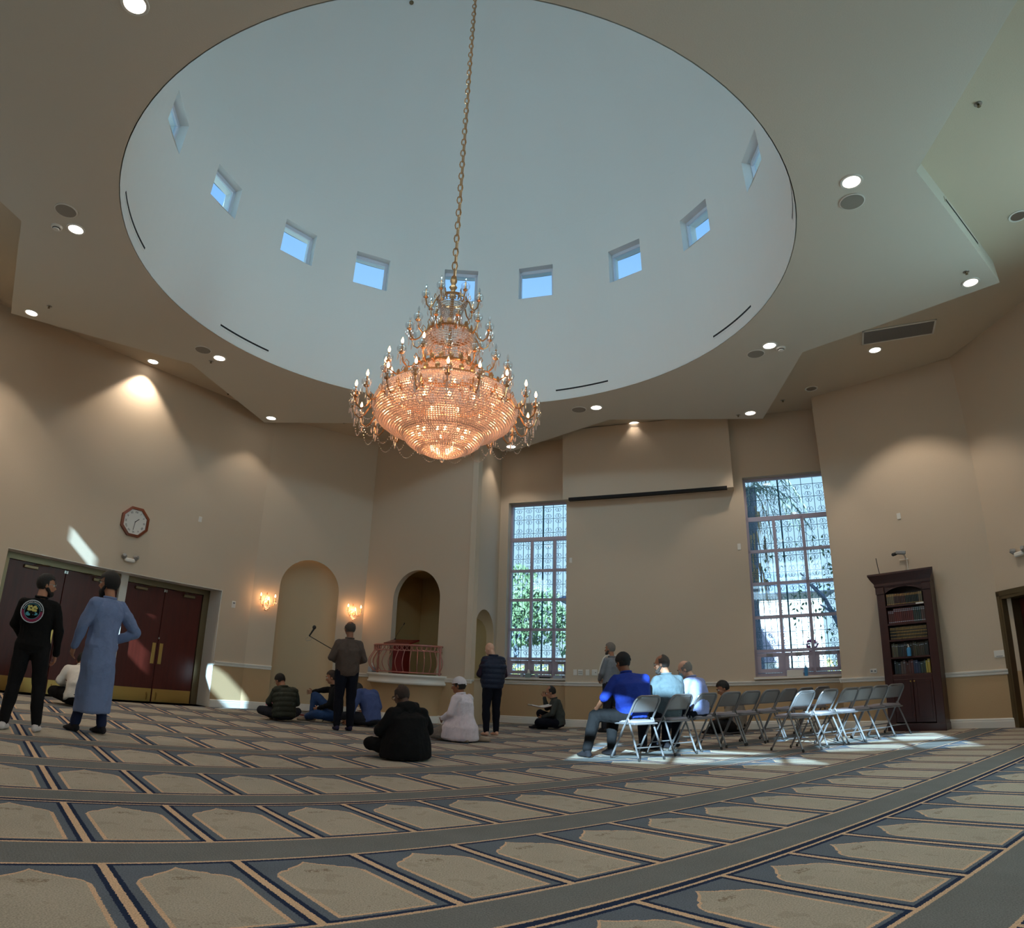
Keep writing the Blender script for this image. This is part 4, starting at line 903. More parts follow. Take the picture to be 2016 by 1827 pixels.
        p = wr_+d*.022*sc_+ac*.026*sc_; m1 = p+(d*.55+ac*.65+pn*.45)*.042*sc_; m2 = m1+(d*.8+ac*.25+pn*.5)*.034*sc_; mb.cap(p, m1, .0125*sc_, .0100*sc_, 8); mb.cap(m1, m2, .0100*sc_, .0080*sc_, 8)
    import bmesh
    bm = bmesh.new(); bm.from_mesh(body.data); vs = [bm.verts.new(p) for p in mb.v]
    for f in mb.f:
        try: bm.faces.new([vs[i] for i in f]).smooth = True
        except ValueError: pass
    bm.to_mesh(body.data); bm.free()
    # ---- clothing
    if bottom:
        mb = MB(); rings = []
        if robe is None or pose is not STAND: legs(mb, 1.10, .96, .014)
        else:
            for s in ('L', 'R'): mb.cap(J['kn'+s], J['kn'+s].lerp(J['an'+s], .96), .074*sc_, .056*sc_)
        for c, rx, ry in ((J['pel']-up*.10*sc_, .12, .10), (J['pel']-up*.03*sc_, .178, .130), (J['pel']+up*.04*sc_, .160, .118), (J['wai'], .140*b, .105*b)):
            rings.append([c+side*(rx*sc_*math.cos(a))+fwd*(ry*sc_*math.sin(a)) for a in [2*PI*i/18 for i in range(18)]])
        if robe is None: mb.loft(rings)
        remesh(mb, 'trousers', bottom, voxel, body, 2, .006*sc_, 11, seed=hash(label) % 50)
    if top:
        mb = MB(); torso(mb, 1.10, 1.06)
        if robe is None:
            if short_sleeve: arms(mb, 1.15, .0 if short_sleeve is True else short_sleeve, .012)
            else: arms(mb, 1.08, .97, .009)
        else:
            arms(mb, 1.12, .97, .015)
            rings = []
            for q, rx, ry in robe: rings.append([V(q)*sc_+V((rx*sc_*math.cos(a)*(1+.05*math.sin(5*a)), ry*sc_*math.sin(a)*(1+.05*math.cos(4*a)), 0)) for a in [2*PI*i/30 for i in range(30)]])
            mb.loft(rings)
        o = remesh(mb, 'robe' if robe else 'shirt', top, voxel, body, 2, .007*sc_, 10, seed=hash(label) % 40)
        mb = MB(); nbp = J['nb']; ax = (hc-nbp).normalized(); 
        for k_ in range(2): pass
        mb.tube([nbp+ax*.012+(side*math.cos(a)*.066+fwd*math.sin(a)*.064)*sc_ for a in [2*PI*i/16 for i in range(16)]], .014*sc_, 6, closed=True); mb.build('collar', collar or top, o, smooth=True)
    if vest:
        mb = MB(); torso(mb, 1.24, 1.05)
        for s in ('L', 'R'): mb.cap(J['sh'+s].lerp(J['nb'], .35)-up*.02, J['sh'+s]-up*.015, .066*sc_, .060*sc_)
        n_ = len(mb.v); o = remesh(mb, 'puffer_vest', vest, voxel, body, 2, .004, 12)
        co = np.empty(len(o.data.vertices)*3, 'f'); o.data.vertices.foreach_get('co', co); co = co.reshape(-1, 3); no = np.empty(len(co)*3, 'f'); o.data.vertices.foreach_get('normal', no); no = no.reshape(-1, 3)
        tt = (co-np.array(J['pel']))@np.array(up); co += no*(np.abs(np.sin(tt*PI/.085))**.6*.014-.004)[:, None]*sc_; o.data.vertices.foreach_set('co', co.reshape(-1)); o.data.update()
        mb = MB(); mb.tube([J['nb']+up*.015+(side*math.cos(a)*.075+fwd*math.sin(a)*.07)*sc_ for a in [2*PI*i/16 for i in range(16)]], .024*sc_, 6, closed=True); mb.build('collar', vest, o, smooth=True)
    if hoodie:
        mb = MB(); c = J['nb']-fwd*.05*sc_-up*.005*sc_; mb.cap(J['nb']-up*.05, J['shL']+up*.01, .085*sc_, .068*sc_); mb.cap(J['nb']-up*.05, J['shR']+up*.01, .085*sc_, .068*sc_); mb.ell(c, (.125*sc_, .085*sc_, .075*sc_)); mb.cap(c-fwd*.01-up*.03, c-up*.09-fwd*.035, .075*sc_, .05*sc_); mb.cap(c-side*.1+up*.02, c+side*.1+up*.02, .045*sc_, .045*sc_); remesh(mb, 'hood', top, voxel, body, 2, .006)
    # ---- hair, beard, cap, glasses, mask
    def shell(name, m, k, keep, parent=body, oz=0.0, thick=.0):
        su, sv = 28, 20; mb = MB(); mb.ell((0, 0, 0), (1, 1, 1), None, su, sv); vs = []
        for p in mb.v:
            x, y, z = p; vs.append(V((x*.080*k, y*.100*k-.012, z*.102*k+.025+oz)))
        keepv = [keep(v.x, v.y, v.z) for v in vs]; m2 = MB(); fs = [f for f in mb.f if all(keepv[i] for i in f)]; use = sorted({i for f in fs for i in f}); ix = {i: j for j, i in enumerate(use)}
        rr = random.Random(len(label)); pts = [vs[i]+V((rr.uniform(-1, 1), rr.uniform(-1, 1), rr.uniform(-1, 1)))*.0022 for i in use]
        m2.add([h(*p) for p in pts], [tuple(ix[i] for i in f) for f in fs]); m2.add([h(*(p*.93+V((0, 0, .0)))) for p in pts], [tuple(ix[i] for i in reversed(f)) for f in fs]); return m2.build(name, m, parent, smooth=True)
    if hair:
        kind, hm = hair
        if kind == 'full': shell('hair', hm, 1.10, lambda x, y, z: z > -.055+max(0, y+.02)*1.25 and not (y > .035 and z < .065))
        if kind == 'thick': shell('hair', hm, 1.22, lambda x, y, z: z > -.065+max(0, y+.01)*1.2 and not (y > .035 and z < .06))
        if kind == 'fringe': shell('hair', hm, 1.09, lambda x, y, z: -.06+max(0, y+.01)*1.1 < z < .062-y*.3 and y < .045)
        if kind == 'thin': shell('hair', hm, 1.07, lambda x, y, z: z > -.055+max(0, y+.02)*1.3 and y < .03 and not (z > .085 and y > -.03))
    if cap:
        kind, cm = cap; shell('cap', cm, 1.17, lambda x, y, z: z > .035-(.010 if kind == 'kufi' else .02)+y*.18)
    if beard:
        mb = MB(); mb.ell(h(0, .055, -.088), (.052*hs, .048*hs, .045*hs), HR); mb.cap(h(-.066, .01, -.04), h(-.035, .055, -.085), .018, .024); mb.cap(h(.066, .01, -.04), h(.035, .055, -.085), .018, .024)
        if beard[0] == 'long': mb.cap(h(0, .065, -.09), h(0, .075, -.15), .042, .022)
        remesh(mb, 'beard', beard[1], .007, body, 1, .003, 40)
    if glasses:
        mb = MB()
        for sg in (-1, 1):
            mb.tube([h(sg*.036+.026*math.cos(a), .096, .012+.019*math.sin(a)) for a in [2*PI*i/14 for i in range(14)]], .0022, 5, closed=True); mb.tube([h(sg*.062, .094, .015), h(sg*.082, .05, .014), h(sg*.084, -.01, .006)], .0022, 5)
        mb.tube([h(-.011, .100, .014), h(.011, .100, .014)], .002, 5); mb.build('glasses', glasses, body)
    if mask:
        mb = MB(); n = 8; rows = []
        for j in range(7):
            z = -.005-.085*j/6; rows.append([h(math.sin(a)*.070, .020+.090*math.cos(a)*(1-.35*abs(j-2.2)/4), z) for a in [(-1.15+2.3*i/n) for i in range(n+1)]])
        mb.add([p for q in rows for p in q], [(i*(n+1)+j, i*(n+1)+j+1, (i+1)*(n+1)+j+1, (i+1)*(n+1)+j) for i in range(6) for j in range(n)]); mk_ = mb.build('face_mask', mask, body, smooth=True)
        mb = MB()
        for sg in (-1, 1): mb.tube([h(sg*.066, .05, -.015), h(sg*.085, -.005, .0), h(sg*.086, -.02, -.02), h(sg*.066, .045, -.07)], .0015, 4)
        mb.build('ear_loop', 'white_plastic', mk_)
    mb = MB(); eb = MB()
    for sg in (-1, 1): mb.ell(h(sg*.032, .076, .010), (.0135*hs,)*3, None, 10, 8); eb.ell(h(sg*.032, .0885, .010), (.0055*hs, .003*hs, .0055*hs), HR, 8, 6)
    mb.build('eyes', 'white_plastic', body); eb.build('pupils', 'dark_plastic', body)
    if hair and pose is not None:
        mb = MB()
        for sg in (-1, 1): mb.tube([h(sg*.015, .097, .030), h(sg*.034, .096, .037), h(sg*.054, .085, .031)], .0035*hs, 5)
        mb.build('eyebrows', hair[1], body)
    if feet != 'skin':
        for s in ('L', 'R'):
            mb = MB(); foot(mb, s, 1.06 if feet[0] == 'sock' else 1.14); remesh(mb, 'sock' if feet[0] == 'sock' else 'shoe', feet[1], .009, body, 1)
    body.location = loc; body.rotation_euler = (0, 0, math.radians(-heading)); tag(body, label, 'person', group)
    return body
mat('hair_black', srgb(20, 17, 16), .6, bump=.5, bscale=120); mat('hair_grey', srgb(128, 122, 116), .7, bump=.5, bscale=120); mat('hair_dark_grey', srgb(70, 64, 60), .7, bump=.5, bscale=120); mat('hair_brown', srgb(52, 36, 28), .7, bump=.5, bscale=120)
mat('kufi', srgb(222, 222, 232), .8, bump=.8, bscale=90); mat('black_cap', srgb(22, 24, 30), .8); mat('mask_blue', srgb(150, 196, 214), .7); mat('sock_white', srgb(214, 212, 214), .9); mat('sock_dark', srgb(30, 28, 34), .9); mat('sock_navy', srgb(28, 26, 60), .9); mat('sock_tan', srgb(150, 134, 116), .9)
cloth('black', 22, 21, 22); cloth('black2', 26, 25, 27); cloth('thobe', 118, 136, 176, .8); cloth('jeans_dark', 40, 48, 76); cloth('white', 226, 222, 216, .85); cloth('olive', 56, 60, 52, .6); cloth('charcoal', 44, 46, 54); cloth('brown_jacket', 84, 72, 66, .6)
cloth('navy_trousers', 20, 22, 33); cloth('blue_jeans', 54, 78, 122); cloth('slate_blue', 76, 92, 142); cloth('white_thobe', 226, 220, 232, .8); cloth('navy_vest', 38, 46, 66, .5); cloth('plum', 46, 34, 50); cloth('grey_green', 66, 70, 68); cloth('track_grey', 126, 132, 142, .6); cloth('polo', 34, 58, 148, .8)
cloth('suit', 88, 102, 108, .8); cloth('light_blue', 140, 150, 196, .8); cloth('khaki_shirt', 132, 124, 116)
Q = -34.4
# 1 man in the black sweatshirt
p1 = person((-4.69, 6.82, 0), -24, 'person in black sweatshirt with round colourful emblem on the back, white socks', STAND,
    dict(anL=(-.16, -.06, .085), knL=(-.13, .0, .50), anR=(.17, .02, .085), knR=(.13, .04, .51), wrR=(.25, .10, .86), elR=(.255, .0, 1.12), wrL=(-.16, .22, .98), elL=(-.25, .03, 1.14), head=(.02, .045, 1.615)), .945, 1.0, 'skin_tan', (-72, 3, 0),
    'cloth_black', 'cloth_black2', ('full', 'hair_black'), ('sock', 'sock_white'), beard=('short', 'hair_black'), glasses='steel')
# emblem: ring, yellow top, blue and plum lower fields, a dark animal shape
em = MB()
def disc(r0, r1, a0, a1, y, n=24): mb = MB(); vs = [(r*math.cos(a0+(a1-a0)*i/n), y, r*math.sin(a0+(a1-a0)*i/n)) for i in range(n+1) for r in (r0, r1)]; mb.add(vs, [(2*i, 2*i+1, 2*i+3, 2*i+2) for i in range(n)]); return mb
mat('print_white', srgb(196, 204, 214), .8); mat('print_yellow', srgb(214, 202, 120), .8); mat('print_teal', srgb(84, 170, 190), .8); mat('print_plum', srgb(132, 34, 74), .8)
eo = disc(.112, .122, 0, 2*PI, 0).build('emblem', 'print_white', p1); eo.location = (-.045, -.138, 1.225); eo.rotation_euler = (math.radians(-6), 0, math.radians(-3))
disc(.082, .110, PI*.98, PI*2.02, -.001).build('emblem_band', 'print_plum', eo)
disc(.078, .082, 0, 2*PI, -.001).build('emblem_rim', 'print_teal', eo)
for i in range(17): 
    a = PI*.93-i*PI*.86/16; mb = MB(); mb.box((0, 0, 0), (.008+.004*(i % 3 == 0), .001, .013)); o = mb.build('emblem_mark', 'print_white', eo); o.location = (.097*math.cos(a), -.001, .097*math.sin(a)); o.rotation_euler = (0, -(a-PI/2), 0)
mb = MB(); rr = random.Random(5)
for i in range(15): mb.ell((rr.uniform(-.042, .042), 0, rr.uniform(.005, .055)), (.014, .0015, .012), None, 8, 6)
mb.build('emblem_crown', 'print_yellow', eo)
mb = MB(); mb.ell((-.035, 0, -.028), (.030, .0015, .022), None, 12, 8); mb.ell((.03, 0, -.022), (.032, .0015, .016), None, 12, 8); mb.build('emblem_field', 'print_teal', eo)
mb = MB(); mb.ell((.006, -.002, -.018), (.032, .0015, .014)); mb.ell((-.022, -.002, -.012), (.014, .0015, .013)); mb.box((.025, -.002, -.04), (.010, .002, .034)); mb.box((-.010, -.002, -.04), (.010, .002, .034)); mb.build('emblem_animal', 'cloth_black', eo)
# 2 man in the blue robe
person((-4.25, 7.48, 0), -62, 'person in a long grey-blue robe with dark beard and glasses, one hand on the hip', STAND,
    dict(elR=(.38, -.06, 1.12), wrR=(.20, .10, 1.0), elL=(-.25, .03, 1.14), wrL=(-.26, .12, .90), anL=(-.11, .13, .085), anR=(.11, -.05, .085), head=(-.01, .05, 1.625)), 1.03, 1.02, 'skin_tan', (35, 4, 0),
    'cloth_thobe', 'cloth_jeans_dark', ('thick', 'hair_black'), ('sock', 'sock_dark'), beard=('long', 'hair_black'), glasses='dark_plastic', hand=('curl', 'fist'),
    robe=[((0, 0, .22), .20, .17), ((0, .0, .24), .21, .18), ((0, .0, .5), .20, .165), ((0, 0, .80), .195, .155), ((0, 0, 1.0), .175, .135), ((0, 0, 1.12), .168, .128)])
# 3 seated man in white shirt behind the robe
person((-6.02, 10.1, 0), -30, 'person in a white long-sleeved shirt sitting bowed on the floor by the doors', CROSS, dict(che=(0, .10, .42), nb=(0, .20, .54), head=(0, .30, .60), shL=(-.19, .14, .50), shR=(.19, .14, .50)), 1.12, 1.0, 'skin_tan', (0, 45, 0),
    'cloth_white', 'cloth_black', ('full', 'hair_black'), ('sock', 'sock_dark'), voxel=.013)
# 4 green puffer
person((-3.28, 12.05, 0), -33, 'person in a dark green quilted jacket sitting cross-legged with head bowed', CROSS, dict(head=(-.05, .24, .70), nb=(-.01, .12, .58)), .97, 1.08, 'skin_tan', (25, 42, 0),
    'cloth_olive', 'cloth_charcoal', ('full', 'hair_black'), ('sock', 'sock_tan'), vest='cloth_olive', voxel=.013)
mb = MB(); mb.box((0, 0, 0), (.10, .14, .004), rotm(.9, .3, .2)); mat('pink_paper', srgb(228, 130, 160), .7); tag(mb.build('paper_sheet', 'pink_paper', loc=(-3.66, 12.42, .27)), 'pink sheet held before the green-jacketed person', 'paper')
# 5 dark jacket, jeans, knee raised, partly behind the standing man
person((-2.52, 12.75, 0), -95, 'person in dark jacket and blue jeans sitting, one knee raised, by the microphone stand', CROSS,
    dict(knR=(.16, .42, .46), anR=(.14, .44, .08), knL=(-.22, .34, .14), anL=(-.02, .52, .07), wrR=(.14, .46, .52), elR=(.24, .24, .56), head=(0, .12, .80), nb=(0, .06, .66), che=(0, .02, .48), shL=(-.18, .02, .62), shR=(.18, .02, .62)), 1.0, 1.05, 'skin_tan', (0, 15, 0),
    'cloth_black2', 'cloth_blue_jeans', ('full', 'hair_brown'), ('sock', 'sock_tan'), voxel=.013)
# 6 brown jacket, standing
person((-2.10, 11.29, 0), -24, 'person in a brown jacket and dark trousers standing with hands folded beneath the right sconce', STAND,
    dict(elL=(-.27, .0, 1.14), elR=(.27, .0, 1.14), wrL=(-.07, .22, 1.06), wrR=(.07, .24, 1.05), anL=(-.10, 0, .085), anR=(.11, 0, .085)), 1.0, 1.16, 'skin_brown', (8, 8, 0),
    'cloth_brown_jacket', 'cloth_navy_trousers', ('fringe', 'hair_dark_grey'), ('sock', 'sock_navy'), glasses='dark_plastic', vest='cloth_brown_jacket' if False else None, voxel=.0115)
# 7 slate shirt bent over, one arm propped on the floor
person((-1.82, 12.42, 0), -55, 'person in a slate blue shirt sitting bent forward with one arm propped on the floor', CROSS,
    dict(wai=(0, .03, .29), che=(0, .12, .48), nb=(0, .24, .58), head=(.0, .36, .58), shL=(-.20, .14, .58), shR=(.19, .16, .57), elL=(-.30, .14, .32), wrL=(-.34, .16, .09), hiR=(.10, .05, .13)), 1.05, 1.05, 'skin_tan', (0, 60, 0),
    'cloth_slate_blue', 'cloth_charcoal', ('full', 'hair_black'), ('sock', 'sock_dark'), hand=('flat', 'curl'), hand_dir=((-.2, .9, -.3), None), short_sleeve=.45, voxel=.0125)
# 8 black hoodie, nearest seated man
person((-.76, 8.14, 0), -33, 'large person in a black hooded coat sitting cross-legged in the middle of the carpet', CROSS,
    dict(head=(-.03, .17, .71), nb=(0, .09, .585), shL=(-.20, .04, .545), shR=(.20, .04, .545), elL=(-.32, .10, .32), elR=(.32, .10, .32)), 1.0, 1.34, 'skin_dark', (18, 28, 0),
    'cloth_black', 'cloth_black2', ('thin', 'hair_brown'), ('sock', 'sock_tan'), hoodie=True, glasses='dark_plastic', robe=[((0, .02, .02), .30, .20), ((0, .02, .05), .315, .215), ((0, .02, .2), .30, .21), ((0, .03, .36), .25, .18)], voxel=.011)
# 9 white robe and cap, kneeling
KNEEL = dict(pel=(0, -.02, .25), wai=(0, .0, .38), che=(0, .02, .56), nb=(0, .05, .70), head=(0, .10, .82), shL=(-.18, .02, .66), shR=(.18, .02, .66), elL=(-.24, .06, .42), elR=(.24, .06, .42), wrL=(-.14, .26, .33), wrR=(.14, .26, .33),
    hiL=(-.10, .0, .24), hiR=(.10, .0, .24), knL=(-.16, .40, .09), knR=(.16, .40, .09), anL=(-.12, -.02, .06), anR=(.14, -.04, .06))
person((-.20, 10.70, 0), -58, 'person in a white robe and white knitted cap kneeling on the carpet', KNEEL, dict(anR=(.22, -.16, .06)), 1.0, 1.12, 'skin_brown', (20, 6, 0), 'cloth_white_thobe', 'cloth_khaki_shirt', ('fringe', 'hair_black'), ('sock', 'sock_tan'),
    cap=('kufi', 'kufi'), toe=dict(L=(0, -1, 0), R=(.3, -1, 0)), robe=[((0, .02, .02), .23, .26), ((0, .06, .05), .26, .32), ((0, .06, .22), .26, .29), ((0, .03, .34), .21, .20), ((0, .01, .45), .17, .14)], voxel=.0115)
# 10 bald man in navy vest
person((.25, 11.92, 0), -26, 'bald person in a navy quilted vest and dark trousers standing near the small side niche', STAND,
    dict(elL=(-.27, .02, 1.12), elR=(.26, .02, 1.12), wrL=(-.10, .23, 1.06), wrR=(.06, .24, 1.04), head=(-.03, .10, 1.585), nb=(0, .0, 1.455)), .905, 1.22, 'skin_fair', (20, 30, 0),
    'cloth_plum', 'cloth_navy_trousers', None, 'skin', vest='cloth_navy_vest', voxel=.0115)
# 11 man against the wall with a book
person((1.58, 13.72, 0), -78, 'person in grey-green sweater sitting against the wall, hand to face, reading an open book', CROSS,
    dict(che=(0, .06, .44), head=(.02, .17, .72), wrR=(.05, .30, .62), elR=(.20, .26, .40), knR=(.22, .40, .30), anR=(-.02, .28, .08), knL=(-.28, .36, .15), anL=(.06, .42, .07)), .97, 1.0, 'skin_tan', (0, 22, 0),
    'cloth_grey_green', 'cloth_navy_trousers', ('thin', 'hair_black'), ('sock', 'sock_dark'), glasses='dark_plastic', hand=('curl', 'curl'), hand_dir=(None, (-.2, -.1, 1)), voxel=.012)
bk = empty('open_book', (1.22, 13.66, .43), math.radians(12), 'large open book resting on the lap of the person against the wall', 'book')
mb = MB()
for sg in (-1, 1): mb.box((sg*.115, 0, .0), (.23, .30, .006), rotm(0, -sg*.18, 0))
mb.build('cover', 'lectern_wood', bk); mb = MB()
for sg in (-1, 1): mb.box((sg*.11, 0, .016), (.21, .28, .022), rotm(0, -sg*.18, 0))
mb.build('pages', 'white_plastic', bk)
# 12 grey track jacket
person((2.47, 13.05, 0), -36, 'grey-haired person in a grey track jacket with white shoulder stripes standing near the central wall', STAND,
    dict(elL=(-.24, .03, 1.14), wrL=(-.10, .22, 1.02), elR=(.25, .03, 1.14), wrR=(.08, .22, 1.02), anL=(-.15, .05, .085)), .945, 1.03, 'skin_tan', (20, 4, 0), 'cloth_track_grey', 'cloth_charcoal', ('full', 'hair_grey'), ('sock', 'sock_dark'), beard=('short', 'hair_dark_grey'), voxel=.0125)
o = bpy.data.objects[C.objects[-1].name]
# 13 blue polo on the first chair
person((1.98, 8.90, 0), -20, 'heavy person in a royal blue polo shirt and black cap on the nearest folding chair', CHAIR,
    dict(pel=(0, -.0, .55), wai=(-.01, .0, .70), che=(-.02, .05, .90), nb=(-.05, .10, 1.06), head=(-.07, .15, 1.19), shL=(-.24, .07, 1.0), shR=(.20, .05, 1.01), knL=(-.36, .36, .52), anL=(-.53, .26, .09), knR=(-.04, .45, .51), anR=(-.13, .34, .09), elL=(-.36, .12, .76), wrL=(-.36, .32, .60), elR=(.28, .14, .76), wrR=(.06, .36, .62)), 1.0, 1.42, 'skin_brown', (6, 16, 0),
    'cloth_polo', 'cloth_black', ('fringe', 'hair_black'), ('shoe', 'sock_dark'), cap=('cap', 'black_cap'), short_sleeve=.08, voxel=.0115)
# 14 grey suit jacket
person((2.55, 9.38, 0), -22, 'person with thinning dark hair in a pale grey jacket on the second folding chair', CHAIR,
    dict(anL=(-.14, .38, .09), head=(-.02, .10, 1.18)), 1.0, 1.16, 'skin_tan', (38, 10, 0), 'cloth_suit', 'cloth_navy_trousers', ('thin', 'hair_dark_grey'), ('shoe', 'sock_dark'), glasses='steel', beard=('short', 'hair_dark_grey'), voxel=.0115)
# 15 light blue shirt and surgical mask
person((3.06, 9.72, 0), -40, 'grey-haired person in light blue shirt and blue face mask on the third folding chair', CHAIR,
    dict(head=(-.03, .17, 1.11), nb=(-.01, .07, 1.0), che=(0, .02, .86), shL=(-.19, .04, .96), shR=(.18, .04, .96)), 1.0, 1.06, 'skin_fair', (28, 26, 0), 'cloth_light_blue', 'cloth_navy_trousers', ('fringe', 'hair_grey'), ('shoe', 'sock_dark'), mask='mask_blue', voxel=.0115)
# 16 on the floor behind the chairs
person((4.58, 12.20, 0), -55, 'dark-haired person in a khaki shirt sitting on the floor beyond the folding chairs', CROSS, dict(head=(-.02, .22, .72)), 1.10, 1.15, 'skin_tan', (25, 30, 0), 'cloth_khaki_shirt', 'cloth_black2', ('full', 'hair_black'), ('sock', 'sock_dark'), voxel=.013)
# white stripes along the track jacket sleeves
tj = [o for o in C.objects if o.get('label', '').startswith('grey-haired person in a grey track')][0]
for sg in (-1, 1):
    mb = MB(); k_ = .945; pts = [V((sg*.08, -.03, 1.50))*k_, V((sg*.17, -.03, 1.485))*k_, V((sg*.235, -.02, 1.43))*k_, V((sg*.285, .0, 1.30))*k_, V((sg*.315, .03, 1.14))*k_]; mb.tube(pts, .011, 5); mb.build('stripe', 'white_plastic', tj)
# ------------------------------------------------------------------ folding chairs
def make_chair():
    r = empty('folding_chair', (0, 0, 0), 0)
    for sg in (-1, 1):
        mb = MB(); mb.tube([(sg*.215, .235, .012), (sg*.212, .0, .40), (sg*.208, -.09, .54)], .0125, 8); mb.build('leg', 'chair_metal', r); mb = MB(); mb.cap((sg*.215, .235, .012), (sg*.215, .231, .03), .016, .016, 8)
        mb.build('foot_cap', 'rubber', r)
        mb = MB(); mb.tube([(sg*.205, -.27, .012), (sg*.195, -.12, .36), (sg*.19, -.055, .50)], .0125, 8); mb.build('leg', 'chair_metal', r); mb = MB(); mb.cap((sg*.205, -.27, .012), (sg*.204, -.266, .03), .016, .016, 8); mb.build('foot_cap', 'rubber', r)
    # back frame: an arch of bent tube
    mb = MB(); pts = [(-.208, -.09, .54)]
    yz = lambda z: -.09-(z-.54)*.62
    pts += [(-.207, yz(.62), .62)]+[(-.207+.085*(1-math.cos(a)), yz(.69+.085*math.sin(a)), .69+.085*math.sin(a)) for a in [PI/2*i/6 for i in range(7)]]
    pts += [(-p[0], p[1], p[2]) for p in reversed(pts)]; mb.tube(pts, .0135, 8); mb.build('back_frame', 'chair_metal', r)
    # curved sheet back
    mb = MB(); n = 10; rows = []
    for z in (.575, .60, .70, .745, .762):
        ww = .198 if z < .72 else .16; rows.append([(x, yz(z)-.018*(1-(x/.2)**2)+.006, z) for x in [-ww+2*ww*i/n for i in range(n+1)]])
    f = [p for q in rows for p in q]; bk_ = [(x, y-.008, z) for x, y, z in f]; N_ = len(f); fs = [(i*(n+1)+j, i*(n+1)+j+1, (i+1)*(n+1)+j+1, (i+1)*(n+1)+j) for i in range(4) for j in range(n)]
    rim = list(range(n+1))+[(i+1)*(n+1)-1 for i in range(1, 5)]+[4*(n+1)+j for j in range(n-1, -1, -1)]+[i*(n+1) for i in range(3, 0, -1)]
    mb.add(f+bk_, fs+[tuple(i+N_ for i in q) for q in fs]+[(rim[i], rim[(i+1) % len(rim)], rim[(i+1) % len(rim)]+N_, rim[i]+N_) for i in range(len(rim))]); mb.build('backrest', 'chair_metal', r, smooth=True)
    mb = MB(); mb.bbox((0, .015, .435), (.395, .39, .022), .02); sp_ = mb.build('seat', 'chair_metal', r); mb = MB()
    mb.loft([[(x*k, .015+y*k, z) for x, y in [(.185*math.copysign(abs(math.cos(a))**.35, math.cos(a)), .182*math.copysign(abs(math.sin(a))**.35, math.sin(a))) for a in [2*PI*i/28 for i in range(28)]]] for k, z in ((1.0, .446), (1.03, .458), (.98, .472), (.85, .480), (.5, .486))]); mb.build('cushion', 'chair_pad', sp_, smooth=True)
    for (y, z) in ((.150, .155), (-.205, .155)):
        mb = MB(); mb.tube([(-.21, y, z), (.21, y, z)], .008, 6); mb.build('crossbar', 'chair_metal', r)
    for sg in (-1, 1): mb = MB(); mb.tube([(sg*.207, -.07, .50), (sg*.203, -.10, .455), (sg*.20, -.05, .44)], .009, 6); mb.build('hinge_link', 'grey_metal', r)
    return r
ch0 = make_chair(); index_kids(ch0)
CH = [(2.13, 8.59, 'folding chair under the person in the royal blue polo', 34), (2.71, 9.10, 'folding chair under the person in the pale grey jacket', 36), (3.20, 9.53, 'folding chair under the person in the light blue shirt', 36),
      (3.69, 9.91, 'empty folding chair next to the light blue shirt', 34), (4.10, 10.17, 'sunlit folding chair in front of the person on the floor', 33), (4.55, 10.47, 'sunlit striped folding chair, sixth of the far row', 33),
      (5.00, 10.80, 'folding chair of the far row just behind the gap between rows', 34), (5.44, 11.12, 'mostly hidden folding chair, second to last of the far row', 33), (5.88, 11.38, 'mostly hidden folding chair at the end of the far row', 33),
      (4.38, 8.93, 'dark-looking folding chair at the front of the second row', 34), (4.92, 9.29, 'folding chair half in sun behind the first one of the second row', 34), (5.36, 9.50, 'brightly sunlit folding chair, third of the second row', 30), (5.73, 9.73, 'folding chair with one sunlit edge, fourth of the second row', 30),
      (6.12, 9.95, 'shaded folding chair before the bookcase, next to last in its row', 28), (6.58, 10.25, 'shaded folding chair at the bookcase end of its row', 26)]
for i, (x, y, lab, ang_) in enumerate(CH):
    o = ch0 if i == 0 else copy_tree(ch0); a = math.radians(ang_-5); f_ = Vector((-math.sin(a), math.cos(a), 0))
    o.location = Vector((x, y, 0))+f_*.27; o.rotation_euler = (0, 0, a); tag(o, lab, 'chair', 'metal folding chairs in two rows')
# boom microphone stand before the niche
ms = empty('microphone_stand', (-2.62, 12.95, 0), 0, 'thin black boom microphone stand in front of the prayer niche', 'microphone stand')
mb = MB(); mb.tube([(0, 0, .03), (0, 0, 1.28)], .011, 8); mb.build('pole', 'steel', ms)
for k in range(3): a = 2*PI*k/3; mb = MB(); mb.tube([(0, 0, .12), (.26*math.cos(a), .26*math.sin(a), .012)], .008, 6); mb.build('leg', 'dark_plastic', ms)
mb = MB(); mb.tube([(.10, .02, 1.22), (-.52, -.1, 1.52)], .009, 6); bm_ = mb.build('boom', 'dark_plastic', ms); mb = MB(); mb.cap((-.53, -.1, 1.53), (-.46, -.09, 1.66), .014, .018); mb.build('handle', 'dark_plastic', bm_)
mb = MB(); mb.ell((-.455, -.09, 1.69), (.036, .036, .04)); mb.build('microphone_head', 'dark_plastic', bm_); mb = MB(); mb.tube([(-.55, -.1, 1.50), (-.60, -.1, 1.47), (-.58, -.1, 1.43), (-.50, -.1, 1.45), (-.48, -.1, 1.50)], .004, 5); mb.build('cable', 'grey_metal', bm_)
